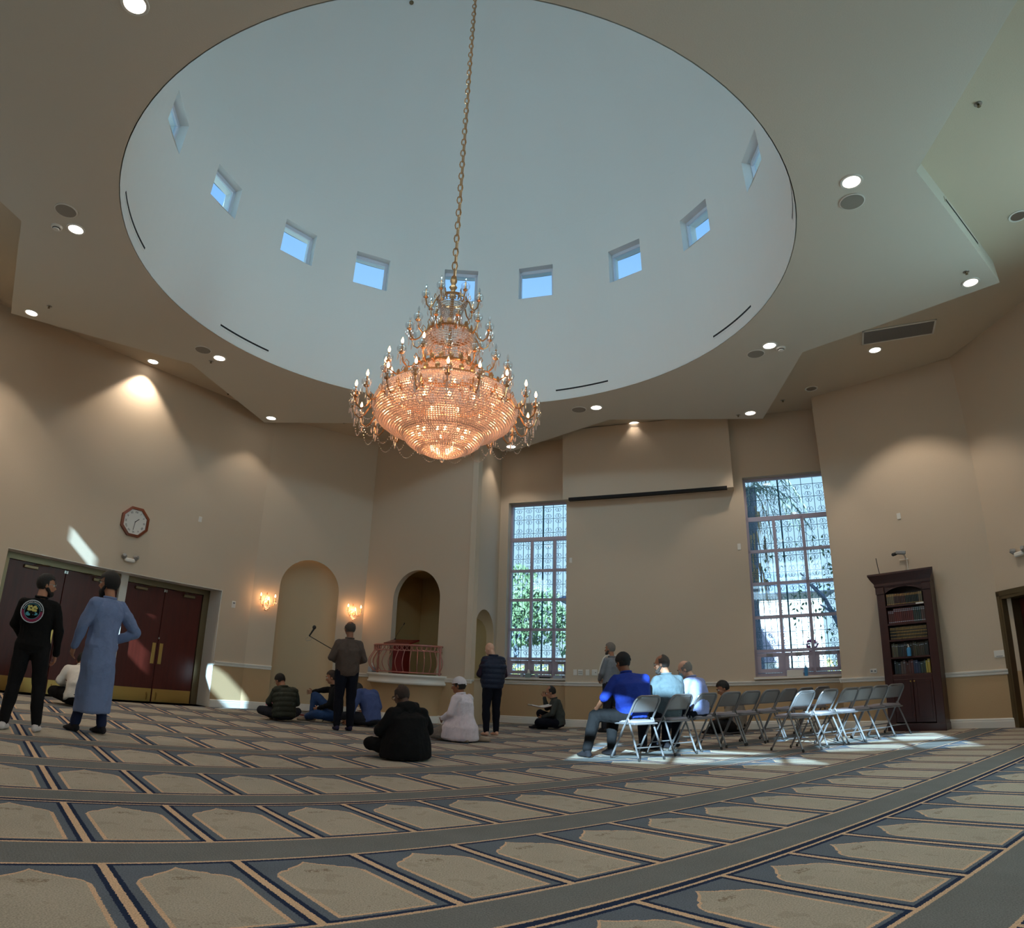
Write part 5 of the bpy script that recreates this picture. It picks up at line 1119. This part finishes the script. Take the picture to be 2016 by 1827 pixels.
# ------------------------------------------------------------------ bookcase with its books
BP = Plane(W3.at(0, 0, .36), W3.at(1, 0, .36))
bc = empty('bookcase', BP.at(1.342, 0, -.17), BP.rz, 'tall dark wooden bookcase with cornice, arched top and two lower doors', 'bookcase')
wB, dB = .93, .34; hx = wB/2
def part(nm, boxes, m='bookcase_wood', par=bc, bev=.005):
    mb = MB()
    for c, d in boxes: mb.bbox(c, d, bev)
    return mb.build(nm, m, par)
part('side_panel', [((-hx+.07, 0, 1.23), (.14, dB, 2.42))]); part('side_panel', [((hx-.07, 0, 1.23), (.14, dB, 2.42))])
part('back_panel', [((0, dB/2-.01, 1.23), (wB-.1, .015, 2.4))]); part('plinth', [((0, -.01, .06), (wB+.02, dB+.02, .12))])
mb = MB(); P_ = [(-dB/2, 2.38), (-dB/2-.02, 2.42), (-dB/2-.02, 2.46), (-dB/2-.06, 2.52), (-dB/2-.08, 2.56), (-dB/2-.10, 2.60), (-dB/2-.10, 2.63), (dB/2, 2.63), (dB/2, 2.38)]
def sc_x(y): return hx+max(0, -dB/2-y)
mb.loft([[(-sc_x(y), y, z) for y, z in P_], [(sc_x(y), y, z) for y, z in P_]]); mb.build('cornice', 'bookcase_wood', bc)
part('corner_block', [((-hx+.07, -dB/2-.01, 2.34), (.15, .03, .12)), ]); part('corner_block', [((hx-.07, -dB/2-.01, 2.34), (.15, .03, .12))])
# arched header
mb = MB(); wi = hx-.14; n = 20; lo = [(-wi+2*wi*i/n, 2.28+.10*math.sin(PI*i/n)**.7) for i in range(n+1)]; poly = [(x, z) for x, z in lo]+[(wi, 2.42), (-wi, 2.42)]
tri = geometry.tessellate_polygon([[V((x, z, 0)) for x, z in poly]]); m_ = len(poly)
mb.add([(x, -dB/2+.005, z) for x, z in poly]+[(x, -dB/2+.03, z) for x, z in poly], [tuple(t) for t in tri]+[tuple(i+m_ for i in t) for t in tri]+[(i, (i+1) % m_, (i+1) % m_+m_, i+m_) for i in range(m_)]); mb.build('arched_header', 'bookcase_wood', bc)
SH = [.92, 1.235, 1.53, 1.79, 2.09]; SH = [.925, 1.21, 1.50, 1.77, 2.08]
for z in SH: part('shelf', [((0, 0, z-.018), (2*wi+.02, dB-.02, .032))])
part('lower_rail', [((0, -dB/2+.02, .87), (2*wi, .03, .075))])
for sg in (-1, 1):
    dr = part('door', [((sg*wi/2, -dB/2+.012, .49), (wi-.006, .022, .70))]); 
    mb = MB(); a, b_ = (sg*wi/2-wi/2+.05, sg*wi/2+wi/2-.05)
    for c, d in ((((a+b_)/2, -dB/2-.002, .79), (b_-a, .014, .014)), (((a+b_)/2, -dB/2-.002, .20), (b_-a, .014, .014)), ((a, -dB/2-.002, .495), (.014, .014, .6)), ((b_, -dB/2-.002, .495), (.014, .014, .6))): mb.box(c, d)
    mb.build('door_moulding', 'bookcase_wood', dr); mb = MB(); mb.ell((sg*.030, -dB/2-.018, .80), (.014, .014, .014)); mb.build('knob', 'brass', dr)
rb = random.Random(11)
pal = [[(150, 138, 110), (96, 70, 66), (90, 60, 56), (44, 58, 56), (36, 52, 50), (150, 140, 112)], [(120, 60, 56), (134, 52, 50), (112, 40, 40), (120, 42, 44), (58, 80, 76), (116, 92, 86)], [(40, 48, 52), (92, 86, 62), (104, 98, 70), (110, 100, 74), (100, 92, 66), (80, 74, 60)],
       [(130, 124, 100), (60, 66, 70), (64, 62, 60), (92, 88, 70), (88, 82, 62), (60, 64, 62)], [(40, 66, 72), (110, 96, 86), (112, 60, 52), (60, 76, 110), (60, 80, 70), (176, 150, 66)]]
names = ['lowest open', 'fourth', 'middle', 'second', 'top']
bmats = {}
def bmat(c):
    k = 'book_%d_%d_%d' % c
    if k not in M: mat(k, srgb(*c), .5, var=.1, vscale=30)
    return k
ORD = 'first second third fourth fifth sixth seventh eighth ninth tenth eleventh twelfth thirteenth fourteenth fifteenth'.split()
def ordlab(si, j, n, ci):
    look = [['dark teal book', 'pale-spined book', 'brown-red book', 'blue book', 'dark green book', 'mustard book'], ['pale book', 'dark grey book', 'dark book', 'khaki book', 'olive book', 'dim green book'], ['dark blue-grey book', 'olive book', 'olive-gold book', 'tan-gold book', 'gold-banded book', 'brown banded book'],
            ['muted red book', 'red book', 'dark red book', 'crimson book', 'greenish banded book', 'brown-red banded book'], ['cream-banded book', 'plum book', 'brown-red book', 'dark green book', 'blackish green book', 'cream-banded book']][si][ci]
    sh = ['on the lowest open bookcase shelf', 'on the shelf with the sanitizer bottle', 'on the middle open bookcase shelf', 'on the second bookcase shelf from the top', 'on the top bookcase shelf'][si]
    k = '%s from the left' % ORD[j] if j < n/2 else '%s from the right' % ORD[n-1-j]
    return '%s, %s %s' % (look, k, sh)
order = [4, 3, 2, 1, 0]
proto = None
for si, z in enumerate(SH):
    row = pal[4-si]; x = -wi+.012+(.0 if si else .02); top_ = (SH[si+1] if si < 4 else 2.34)-z-.045; i = 0; lab = names[si]
    run = []
    while x < wi-.03:
        q = (x+wi)/(2*wi); ci = min(5, int(q*6)); c = row[ci]
        if si == 4: w_ = .026 if 1 <= ci <= 4 else .03; h_ = top_*(.93 if ci in (0, 1) else .90)
        elif si == 3: w_ = .031; h_ = top_*(.85 if q < .12 else .97)
        elif si == 2: w_ = .024; h_ = top_*.93
        elif si == 1: w_ = rb.choice([.018, .024, .03]); h_ = top_*rb.uniform(.86, .97)
        else: w_ = rb.choice([.02, .03, .04]); h_ = top_*rb.uniform(.78, .97)
        run.append((x, w_, h_, c, ci)); x += w_+.002
    for j, (x, w_, h_, c, ci) in enumerate(run):
        c2 = tuple(int(max(0, min(255, v+rb.randint(-6, 6)))) for v in c) if si in (0, 1) else c
        c2 = tuple(int(v*.66+10) for v in c2) if not (ci == 5 and si == 0) else c2
        mb = MB(); dd = .20; mb.bbox((0, 0, h_/2), (w_, dd, h_), .003); b = mb.build('book', bmat(c2)); b.parent = None
        b.matrix_world = Matrix.Translation(bc.location) @ Matrix.Rotation(BP.rz, 4, 'Z') @ Matrix.Translation((x+w_/2, -dB/2+.055+dd/2, z-.0015))
        kind_ = {0: 'book standing on the lowest open shelf of the dark bookcase', 1: 'book standing on the fourth shelf, the one with the hand sanitizer', 2: 'olive-gold book standing on the middle shelf of the bookcase', 3: 'reddish or green banded book on the second shelf of the bookcase', 4: 'banded book on the top shelf under the arch of the bookcase'}[si]
        tag(b, ordlab(si, j, len(run), ci), 'book', 'books on the %s shelf' % lab)
        if w_ > .02 and si != 0 or j % 2 == 0:
            mb = MB()
            for zz in ((.10, .8, .9) if si in (2, 3, 4) else (.82,)): mb.box((0, -dd/2-.0008, h_*zz), (w_*.8, .002, h_*.035))
            for zz in ((.35, .6) if si == 2 else ()): mb.box((0, -dd/2-.0008, h_*zz), (w_*.7, .002, h_*.05))
            mb.build('spine_bands', 'brass' if si in (2, 4) else 'tissue_blue', b)
mat('sanitizer', srgb(70, 140, 190), .2)
def bottle(name, loc, rz, label, h_=.17, liquid='sanitizer'):
    r = empty(name, loc, rz, label, 'bottle'); mb = MB(); mb.lathe([(0, 0), (.033, 0), (.036, .01), (.036, h_*.62), (.022, h_*.74), (.012, h_*.78), (0, h_*.78)], 18); mb.build('bottle', liquid, r)
    mb = MB(); mb.lathe([(.013, h_*.78), (.013, h_*.88), (.005, h_*.9), (.005, h_), (0, h_)], 12); mb.box((0, -.018, h_), (.012, .05, .012)); mb.build('pump', 'white_plastic', r)
bottle('sanitizer_bottle', BP.at(1.335, SH[1], .02), BP.rz, 'blue hand sanitizer pump bottle on the fourth shelf of the bookcase', .19)
r = MB(); r.box((0, 0, 0), (.13, .004, .025)); o = r.build('shelf_note', 'white_plastic', None); tag(o, 'small white paper label stuck on the top shelf edge of the bookcase', 'label'); o.location = BP.at(1.60, 2.07, .010); o.rotation_euler = (0, 0, BP.rz)
mb = MB(); mb.tube([(0, 0, 0), (-.02, 0, .14), (-.035, 0, .30)], .007, 6); o = mb.build('antenna', 'dark_plastic'); tag(o, 'thin black antenna standing at the left on top of the bookcase', 'antenna'); o.location = BP.at(.95, 2.631, -.10); o.rotation_euler = (0, 0, BP.rz)
cm_ = empty('security_camera', W3.at(1.345, 2.95, .012), W3.rz, 'white and black security camera on a wall bracket above the bookcase', 'camera')
mb = MB(); mb.box((0, -.01, -.07), (.16, .02, .02)); mb.tube([(.03, -.01, -.06), (.04, -.08, -.02), (.02, -.14, .01)], .015, 8); mb.build('bracket', 'white_plastic', cm_)
mb = MB(); mb.bbox((.0, -.17, .03), (.17, .07, .065), .012, rotm(0, .12, .3)); mb.build('body', 'grey_metal', cm_); mb = MB(); mb.cap((-.08, -.19, .02), (-.13, -.2, .01), .028, .03); mb.build('lens', 'dark_plastic', cm_); mb = MB(); mb.tube([(.05, -.01, -.07), (.05, -.012, -.27)], .006, 6); mb.build('cable', 'white_plastic', cm_)

# ------------------------------------------------------------------ small things on the window sills
zS = .98-.012
tissue_box('tissue_box', Wb.at(.75, zS, -.03), Wb.rz, 'green tissue box with a white tissue on the left window sill', 'tissue_green', .9)
def cup(loc, lab):
    mb = MB(); mb.lathe([(0, 0), (.028, 0), (.036, .10), (.033, .10), (.026, .006), (0, .006)], 16); o = mb.build('plastic_cup', 'tissue_blue'); o.location = loc; tag(o, lab, 'cup')
cup(Wb.at(.60, zS, -.03), 'clear cup on the left window sill, left of the tissue box'); cup(Wb.at(.93, zS, -.03), 'clear cup on the left window sill, right of the tissue box')
def flat_box(name, loc, rz, d, lab, m, cat): mb = MB(); mb.bbox((0, 0, d[2]/2), d, .004); o = mb.build(name, m); o.location = loc; o.rotation_euler = (0, 0, rz); tag(o, lab, cat)
flat_box('flat_case', Wb.at(1.13, zS, -.04), Wb.rz, (.24, .14, .03), 'dark flat case lying on the left window sill', 'dark_plastic', 'case'); flat_box('flat_box', Wb.at(1.42, zS, -.04), Wb.rz, (.20, .14, .055), 'pale flat box at the right end of the left window sill', 'tissue_blue', 'box')
flat_box('paper_box', Ce.at(4.55, zS, -.02), Ce.rz, (.30, .15, .12), 'low white box on the right window sill behind the chairs', 'white_plastic', 'box')
bottle('sanitizer_bottle', Ce.at(4.76, zS, .0), Ce.rz, 'blue hand sanitizer bottle on the right window sill', .22)
flat_box('phone', (1.83, 13.46, 0.001), .2, (.14, .07, .012), 'white phone lying on the carpet behind the person with the book', 'white_plastic', 'phone')
# ------------------------------------------------------------------ outside: ground, trees, wall and house seen through the grilles
mat('ground', srgb(150, 146, 132), .9, var=.1); mat('grass', srgb(96, 120, 66), .9, var=.2); mat('bark', srgb(120, 130, 150), .9, bump=.5); mat('leaf', srgb(120, 146, 104), .7, var=.25, vscale=3); mat('palm_leaf', srgb(150, 170, 150), .6, var=.2); mat('dry_leaf', srgb(180, 150, 110), .8)
mat('stucco', srgb(226, 222, 214), .9, bump=.2); mat('hedge', srgb(170, 170, 100), .8, var=.3, vscale=8); mat('flower', srgb(190, 60, 120), .7)
mb = MB(); mb.prism([(-40, -30), (-40, 60), (60, 60), (60, -30)], -.6, -.25); struct(mb.build('floor_outside', 'ground'), 'pale ground outside')
rt = random.Random(4)
def leafball(mb, c, r_, n, s, flat=1.0):
    for i in range(n):
        u = rt.uniform(-1, 1); a = rt.uniform(0, 2*PI); q = r_*rt.uniform(.55, 1)**.5; sx = math.sqrt(1-u*u); p = V(c)+V((q*sx*math.cos(a), q*sx*math.sin(a), q*u*flat)); R = rotm(rt.uniform(0, 3), rt.uniform(0, 3), rt.uniform(0, 3)); d1, d2 = R@V((s, 0, 0)), R@V((0, s*.5, 0)); mb.add([p-d1, p-d2, p+d1, p+d2], [(0, 1, 2, 3)])
def tree(name, x, y, h_, r_, lab, n=900, s=.12, leaves='leaf', blobs=6):
    t = empty(name, (x, y, -.25), 0, lab, 'tree'); mb = MB(); mb.tube([(0, 0, 0), (.1, .05, h_*.4), (0, 0, h_*.75)], [.18, .14, .08], 8)
    tips = []
    for i in range(blobs): a = 2*PI*i/blobs+.3; q = V((r_*.6*math.cos(a), r_*.6*math.sin(a), h_*rt.uniform(.62, .95))); mb.tube([(0, .0, h_*.45), q*.5+V((0, 0, h_*.3)), q], [.07, .05, .02], 6); tips.append(q)
    mb.build('trunk', 'bark', t); mb = MB()
    for q in tips+[V((0, 0, h_*.95))]: leafball(mb, q, r_*.55, n//blobs, s)
    if n: mb.build('foliage', leaves, t)
    return t
tree('garden_tree', 2.0, 39.0, 6.4, 2.6, 'leafy green tree outside the left tall window', 2600, .17); tree('garden_tree', 7.2, 47.0, 5.4, 2.4, 'lower leafy tree outside at the right of the left window', 1800, .17); tree('garden_tree', -3.0, 46.0, 6.8, 2.4, 'second leafy tree outside, left of the first through the left window', 1400, .18)
tree('bare_tree', 9.6, 17.0, 4.2, 2.0, 'nearly bare tree outside the right tall window', 300, .07, blobs=9)
# palm
pm = empty('palm_tree', (7.3, 17.6, -.25), 0, 'palm tree with hanging dry fronds outside the right tall window', 'tree'); mb = MB(); mb.tube([(0, 0, 0), (-.1, 0, 3.0), (.05, 0, 6.3)], [.17, .14, .17], 10); mb.build('trunk', 'bark', pm)
for i in range(16):
    a = 2*PI*i/16; mb = MB(); up_ = .9 if i % 2 else .3; pts = [V((math.cos(a)*r_, math.sin(a)*r_, 6.2+up_*math.sin(r_*1.6)-.55*r_*r_)) for r_ in [k*.22 for k in range(8)]]; mb.tube(pts, .012, 4)
    for k in range(1, 8):
        for sg in (-1, 1):
            for q in (0, .5):
                p = pts[k].lerp(pts[k-1], q); sd = V((-math.sin(a), math.cos(a), 0))*sg; tip = p+sd*.35+V((math.cos(a)*.1, math.sin(a)*.1, -.30)); mb.add([p, p+V((math.cos(a)*.04, math.sin(a)*.04, 0)), tip], [(0, 1, 2)])
    mb.build('frond', 'palm_leaf', pm)
mb = MB()
for i in range(120): a = rt.uniform(0, 2*PI); r_ = rt.uniform(.18, .5); z_ = rt.uniform(3.6, 6.0); p = V((r_*math.cos(a), r_*math.sin(a), z_)); q = p+V((.1*math.cos(a), .1*math.sin(a), -rt.uniform(.5, 1.1))); sd = V((-math.sin(a), math.cos(a), 0))*.03; mb.add([p-sd, p+sd, q], [(0, 1, 2)])
mb.build('hanging_dry_fronds', 'dry_leaf', pm)
gw = MB(); gw.box((0, 0, 0), (14, .25, 1.2)); tag(gw.build('garden_wall', 'stucco', loc=(6, 24, .33), rz=-.3), 'low pale garden wall outside behind the trees', 'wall')
hs_ = empty('neighbouring_house', (9.5, 30, -.25), -.3, 'pale house with low roof seen through the right tall window', 'building'); mb = MB(); mb.box((0, 0, 2.2), (10, 6, 4.4)); mb.build('house_walls', 'stucco', hs_)
mb = MB(); mb.loft([[(-5.6, -3.6, 4.4), (5.6, -3.6, 4.4), (5.6, 3.6, 4.4), (-5.6, 3.6, 4.4)], [(-3, -.2, 5.9), (3, -.2, 5.9), (3, .2, 5.9), (-3, .2, 5.9)]]); mb.build('roof', 'bark', hs_)
for xx in (-3, 0, 3): mb = MB(); mb.box((xx, -3.02, 2.4), (1.2, .06, 1.3)); mb.build('house_window', 'window_metal', hs_)
hd = MB(); 
for i in range(30): leafball(hd, (-1+i*.9, 38.5-i*.33, .9), .8, 160, .12)
o = hd.build('hedge', 'hedge'); tag(o, 'long yellow-green hedge beyond the garden seen through the low window panes', 'hedge')
hd = MB(); leafball(hd, (8.3, 16.6, 1.7), .16, 90, .05); tag(hd.build('flower_cluster', 'flower'), 'cluster of pink blossoms outside low in the right window', 'flowers')
# unseen wall added behind the dome to keep low sun off its rear windows
mb = MB(); mb.box((-2.4, 1.2, 9.3), (10.5, .35, 5.2), rotm(0, 0, math.radians(-20))); struct(mb.build('wall_sun_blocker', 'stucco'))
# ------------------------------------------------------------------ chandelier
cx, cy = DC.x-.03, DC.y
chn = empty('chandelier', (cx, cy, 6.1), 0, 'huge gilt and crystal chandelier with a glowing orange beaded bowl hanging from the dome', 'chandelier'); Z0 = 6.1
def cadd(mb, name, m, par=chn, smooth=False): return mb.build(name, m, par, smooth)
# chain
mb = MB(); z = 6.0; top = 14.15; i = 0
while z < top:
    n = 8; a = PI/2*(i % 2); L, Wd = .075, .035
    mb.tube([(Wd*math.cos(q)*math.cos(a), Wd*math.cos(q)*math.sin(a), z-Z0+L*math.sin(q)) for q in [2*PI*k/n for k in range(n)]], .009, 4, closed=True); z += .115; i += 1
mb.tube([(.02, .015, 5.9-Z0), (.02, .015, 14.2-Z0)], .008, 5); cadd(mb, 'chain', 'gold')
mb = MB(); mb.lathe([(0, 14.1-Z0), (.15, 14.12-Z0), (.25, 14.3-Z0), (.25, 14.38-Z0)], 24); cadd(mb, 'ceiling_rose', 'gold')
def beads(name, prof, dz, spacing, r, part=True, flat=.9):
    """rings of faceted beads following a profile of (radius, z)"""
    pts = [V((a, b)) for a, b in prof]; mb = MB(); seg = [(pts[i+1]-pts[i]).length for i in range(len(pts)-1)]; tot = sum(seg); k = 0; m_ = int(tot/dz)
    for q in range(m_+1):
        t = tot*q/m_; j = 0
        while j < len(seg)-1 and t > seg[j]: t -= seg[j]; j += 1
        p = pts[j].lerp(pts[j+1], min(1, t/seg[j])); rad, zz = p.x, p.y; n = max(3, int(2*PI*rad/spacing)); o = .5*(q % 2)
        for i in range(n):
            a = 2*PI*(i+o)/n; c = V((rad*math.cos(a), rad*math.sin(a), zz-Z0)); rx = r; vs = [c+V((rx*math.cos(a), rx*math.sin(a), 0)), c+V((-rx*math.sin(a), rx*math.cos(a), 0)), c-V((rx*math.cos(a), rx*math.sin(a), 0)), c+V((rx*math.sin(a), -rx*math.cos(a), 0)), c+V((0, 0, r*flat)), c-V((0, 0, r*flat))]
            mb.add(vs, [(0, 1, 4), (1, 2, 4), (2, 3, 4), (3, 0, 4), (1, 0, 5), (2, 1, 5), (3, 2, 5), (0, 3, 5)])
    o = cadd(mb, name, 'crystal'); o['kind'] = 'stuff'; return o
beads('outer_bowl_beads', [(.75, 4.31), (.82, 4.27), (.87, 4.20), (.885, 4.12), (.865, 4.02), (.80, 3.93), (.70, 3.86), (.58, 3.81), (.47, 3.775)], .030, .030, .0185)
beads('middle_bowl_beads', [(.50, 3.84), (.49, 3.76), (.44, 3.68), (.36, 3.62), (.27, 3.585)], .027, .028, .0168)
beads('lower_bowl_beads', [(.28, 3.62), (.26, 3.575), (.18, 3.535), (.10, 3.515), (.03, 3.505)], .025, .026, .0150)
beads('tent_beads', [(.73, 4.33), (.66, 4.37), (.56, 4.44), (.47, 4.53), (.42, 4.60)], .034, .031, .0165)
beads('second_tier_beads', [(.30, 5.14), (.315, 5.07), (.29, 4.96), (.23, 4.84), (.20, 4.74), (.20, 4.62)], .032, .029, .0150)
beads('third_tier_beads', [(.27, 5.17), (.19, 5.24), (.14, 5.34), (.135, 5.48), (.18, 5.62), (.20, 5.66)], .030, .027, .0135)
def hoop(r_, z_, th, h_):
    mb = MB(); mb.lathe([(r_-th, z_-Z0-h_/2), (r_, z_-Z0-h_/2), (r_+th*.6, z_-Z0), (r_, z_-Z0+h_/2), (r_-th, z_-Z0+h_/2), (r_-th, z_-Z0-h_/2)], 64); cadd(mb, 'gilt_hoop', 'gold', smooth=False)
for r_, z_, th, h_ in ((.745, 4.32, .02, .05), (.42, 4.62, .02, .05), (.30, 5.16, .018, .04), (.20, 5.68, .015, .04), (.50, 3.85, .012, .02), (.28, 3.63, .01, .02)): hoop(r_, z_, th, h_)
# ruffled gilt leaves on the rims
for r_, z_, n in ((.745, 4.34, 34), (.42, 4.64, 22), (.30, 5.18, 16)):
    mb = MB()
    for i in range(n): a = 2*PI*i/n; mb.ell((r_*math.cos(a), r_*math.sin(a), z_-Z0+.03), (.012, .035, .045), rotm(0, 0, a), 6, 5)
    cadd(mb, 'leaf_crest', 'gold')
# stem with turned collars
mb = MB(); mb.lathe([(.02, 5.0-Z0), (.025, 5.7-Z0), (.05, 5.74-Z0), (.03, 5.78-Z0), (.03, 5.84-Z0), (.055, 5.88-Z0), (.028, 5.92-Z0), (.05, 5.98-Z0), (.02, 6.04-Z0), (.0, 6.08-Z0)], 18); cadd(mb, 'stem', 'gold', smooth=True)
mb = MB(); mb.ell((0, 0, 3.47-Z0), (.030, .030, .036), None, 14, 10); cadd(mb, 'crystal_ball', 'clear_glass', smooth=True)
# bulbs inside the bowl
mb = MB(); rr = random.Random(2); k = 0
for (rad, zz, n) in ((.80, 4.16, 18), (.74, 4.02, 16), (.58, 3.90, 12), (.38, 3.74, 9), (.20, 3.64, 6), (.08, 3.57, 4)):
    for i in range(n):
        a = 2*PI*(i+.3*k)/n; b_ = MB(); b_.ell((rad*math.cos(a), rad*math.sin(a), zz-Z0), (.020, .020, .030), None, 8, 6); cadd(b_, 'bowl_bulb', 'bulb_small')
    k += 1
for (x, y, z, e_) in ((0, 0, 4.10, 20), (0, 0, 3.80, 7), (.5, 0, 4.08, 10), (-.5, 0, 4.08, 10), (0, .5, 4.08, 10), (0, -.5, 4.08, 10)):
    lamp('POINT', (x, y, z-Z0), e_, (1.0, .40, .19), .10, name='bowl_light', parent=chn)
# arms with candles
def make_arm(parent, lit, L=.36):
    r = bpy.data.objects.new('arm', None); mb = MB()
    pts = [(0, 0, 0), (L*.18, 0, .05), (L*.34, 0, .03), (L*.50, 0, -.06), (L*.70, 0, -.10), (L*.90, 0, -.06), (L, 0, .03)]
    mb.tube(pts, [.010, .012, .011, .010, .010, .009, .012], 6); mb.tube([(L*.30, 0, .03), (L*.28, 0, .10), (L*.38, 0, .13), (L*.44, 0, .08), (L*.38, 0, .06)], .006, 5); mb.tube([(L*.02, 0, .02), (L*.04, 0, .09), (L*.12, 0, .10), (L*.14, 0, .06)], .006, 5)
    arm = mb.build('arm', 'gold', parent); x = L
    mb = MB(); mb.lathe([(.012, .03), (.038, .042), (.058, .075), (.062, .105), (.052, .130)], 14, c=(x, 0, 0)); mb.build('glass_cup', 'clear_glass', arm, True)
    mb = MB(); mb.lathe([(.0, .02), (.028, .035), (.034, .05), (.012, .056), (.010, .165), (0, .165)], 10, c=(x, 0, 0)); mb.build('candle', 'gold', arm)
    mb = MB(); mb.lathe([(.006, .165), (.0165, .190), (.016, .208), (.002, .248)], 9, c=(x, 0, 0)); mb.build('bulb', 'bulb_glow' if lit else 'clear_glass', arm)
    mb = MB()
    for i in range(6): a = 2*PI*i/6; c = (x+.045*math.cos(a), .045*math.sin(a), -.02); mb.ell(c, (.007, .007, .034), None, 6, 4); mb.ell((c[0], c[1], .022), (.006, .006, .006), None, 5, 4)
    mb.ell((x, 0, -.08), (.009, .009, .045), None, 6, 4); mb.build('crystal_drop', 'crystal', arm)
    return arm
def ring_arms(n, r0, z0, L, litset, a0):
    protos = {}
    for i in range(n):
        lit = litset(i); a = 2*PI*(i+a0)/n
        if lit not in protos: o = make_arm(chn, lit, L); protos[lit] = o; index_kids(chn)
        else: o = copy_tree(protos[lit], chn)
        o.location = (r0*math.cos(a), r0*math.sin(a), z0-Z0); o.rotation_euler = (0, 0, a)
A0 = -86.1/360.0
ring_arms(20, .84, 4.04, .29, lambda i: True, A0*20)
ring_arms(16, .42, 4.54, .37, lambda i: i in (13, 14, 15, 12, 11, 6, 5, 8), A0*16)
ring_arms(12, .25, 5.12, .28, lambda i: False, A0*12+.3)
ring_arms(7, .16, 5.61, .20, lambda i: False, A0*7+.5)
# bead swags between the outer arms
mb = MB(); n = 20
for i in range(n):
    a, b_ = 2*PI*(i+A0*20)/n, 2*PI*(i+1+A0*20)/n; pa, pb = V((1.10*math.cos(a), 1.10*math.sin(a), 3.99-Z0)), V((1.10*math.cos(b_), 1.10*math.sin(b_), 3.99-Z0))
    for q in range(17): t = q/16; p = pa.lerp(pb, t)-V((0, 0, .22*4*t*(1-t))); mb.ell(p, (.0075, .0075, .0075), None, 6, 4)
    m2 = pa.lerp(pb, .5); 
    for q in range(13): t = q/12; p = pa.lerp(V((.84*math.cos(a), .84*math.sin(a), 3.93-Z0)), t)-V((0, 0, .14*4*t*(1-t))); mb.ell(p, (.0075, .0075, .0075), None, 6, 4)
    mb.ell(pa-V((0, 0, .08)), (.011, .011, .05), None, 6, 4)
o = cadd(mb, 'bead_swags', 'crystal'); o['kind'] = 'stuff'
lamp('POINT', (0, 0, 4.48-Z0), 7, (1.0, .60, .34), .25, name='crown_light', parent=chn)
for i in range(6): a = 2*PI*i/6; lamp('POINT', (1.12*math.cos(a), 1.12*math.sin(a), 4.34-Z0), 5, (1.0, .55, .28), .03, name='candle_light', parent=chn)
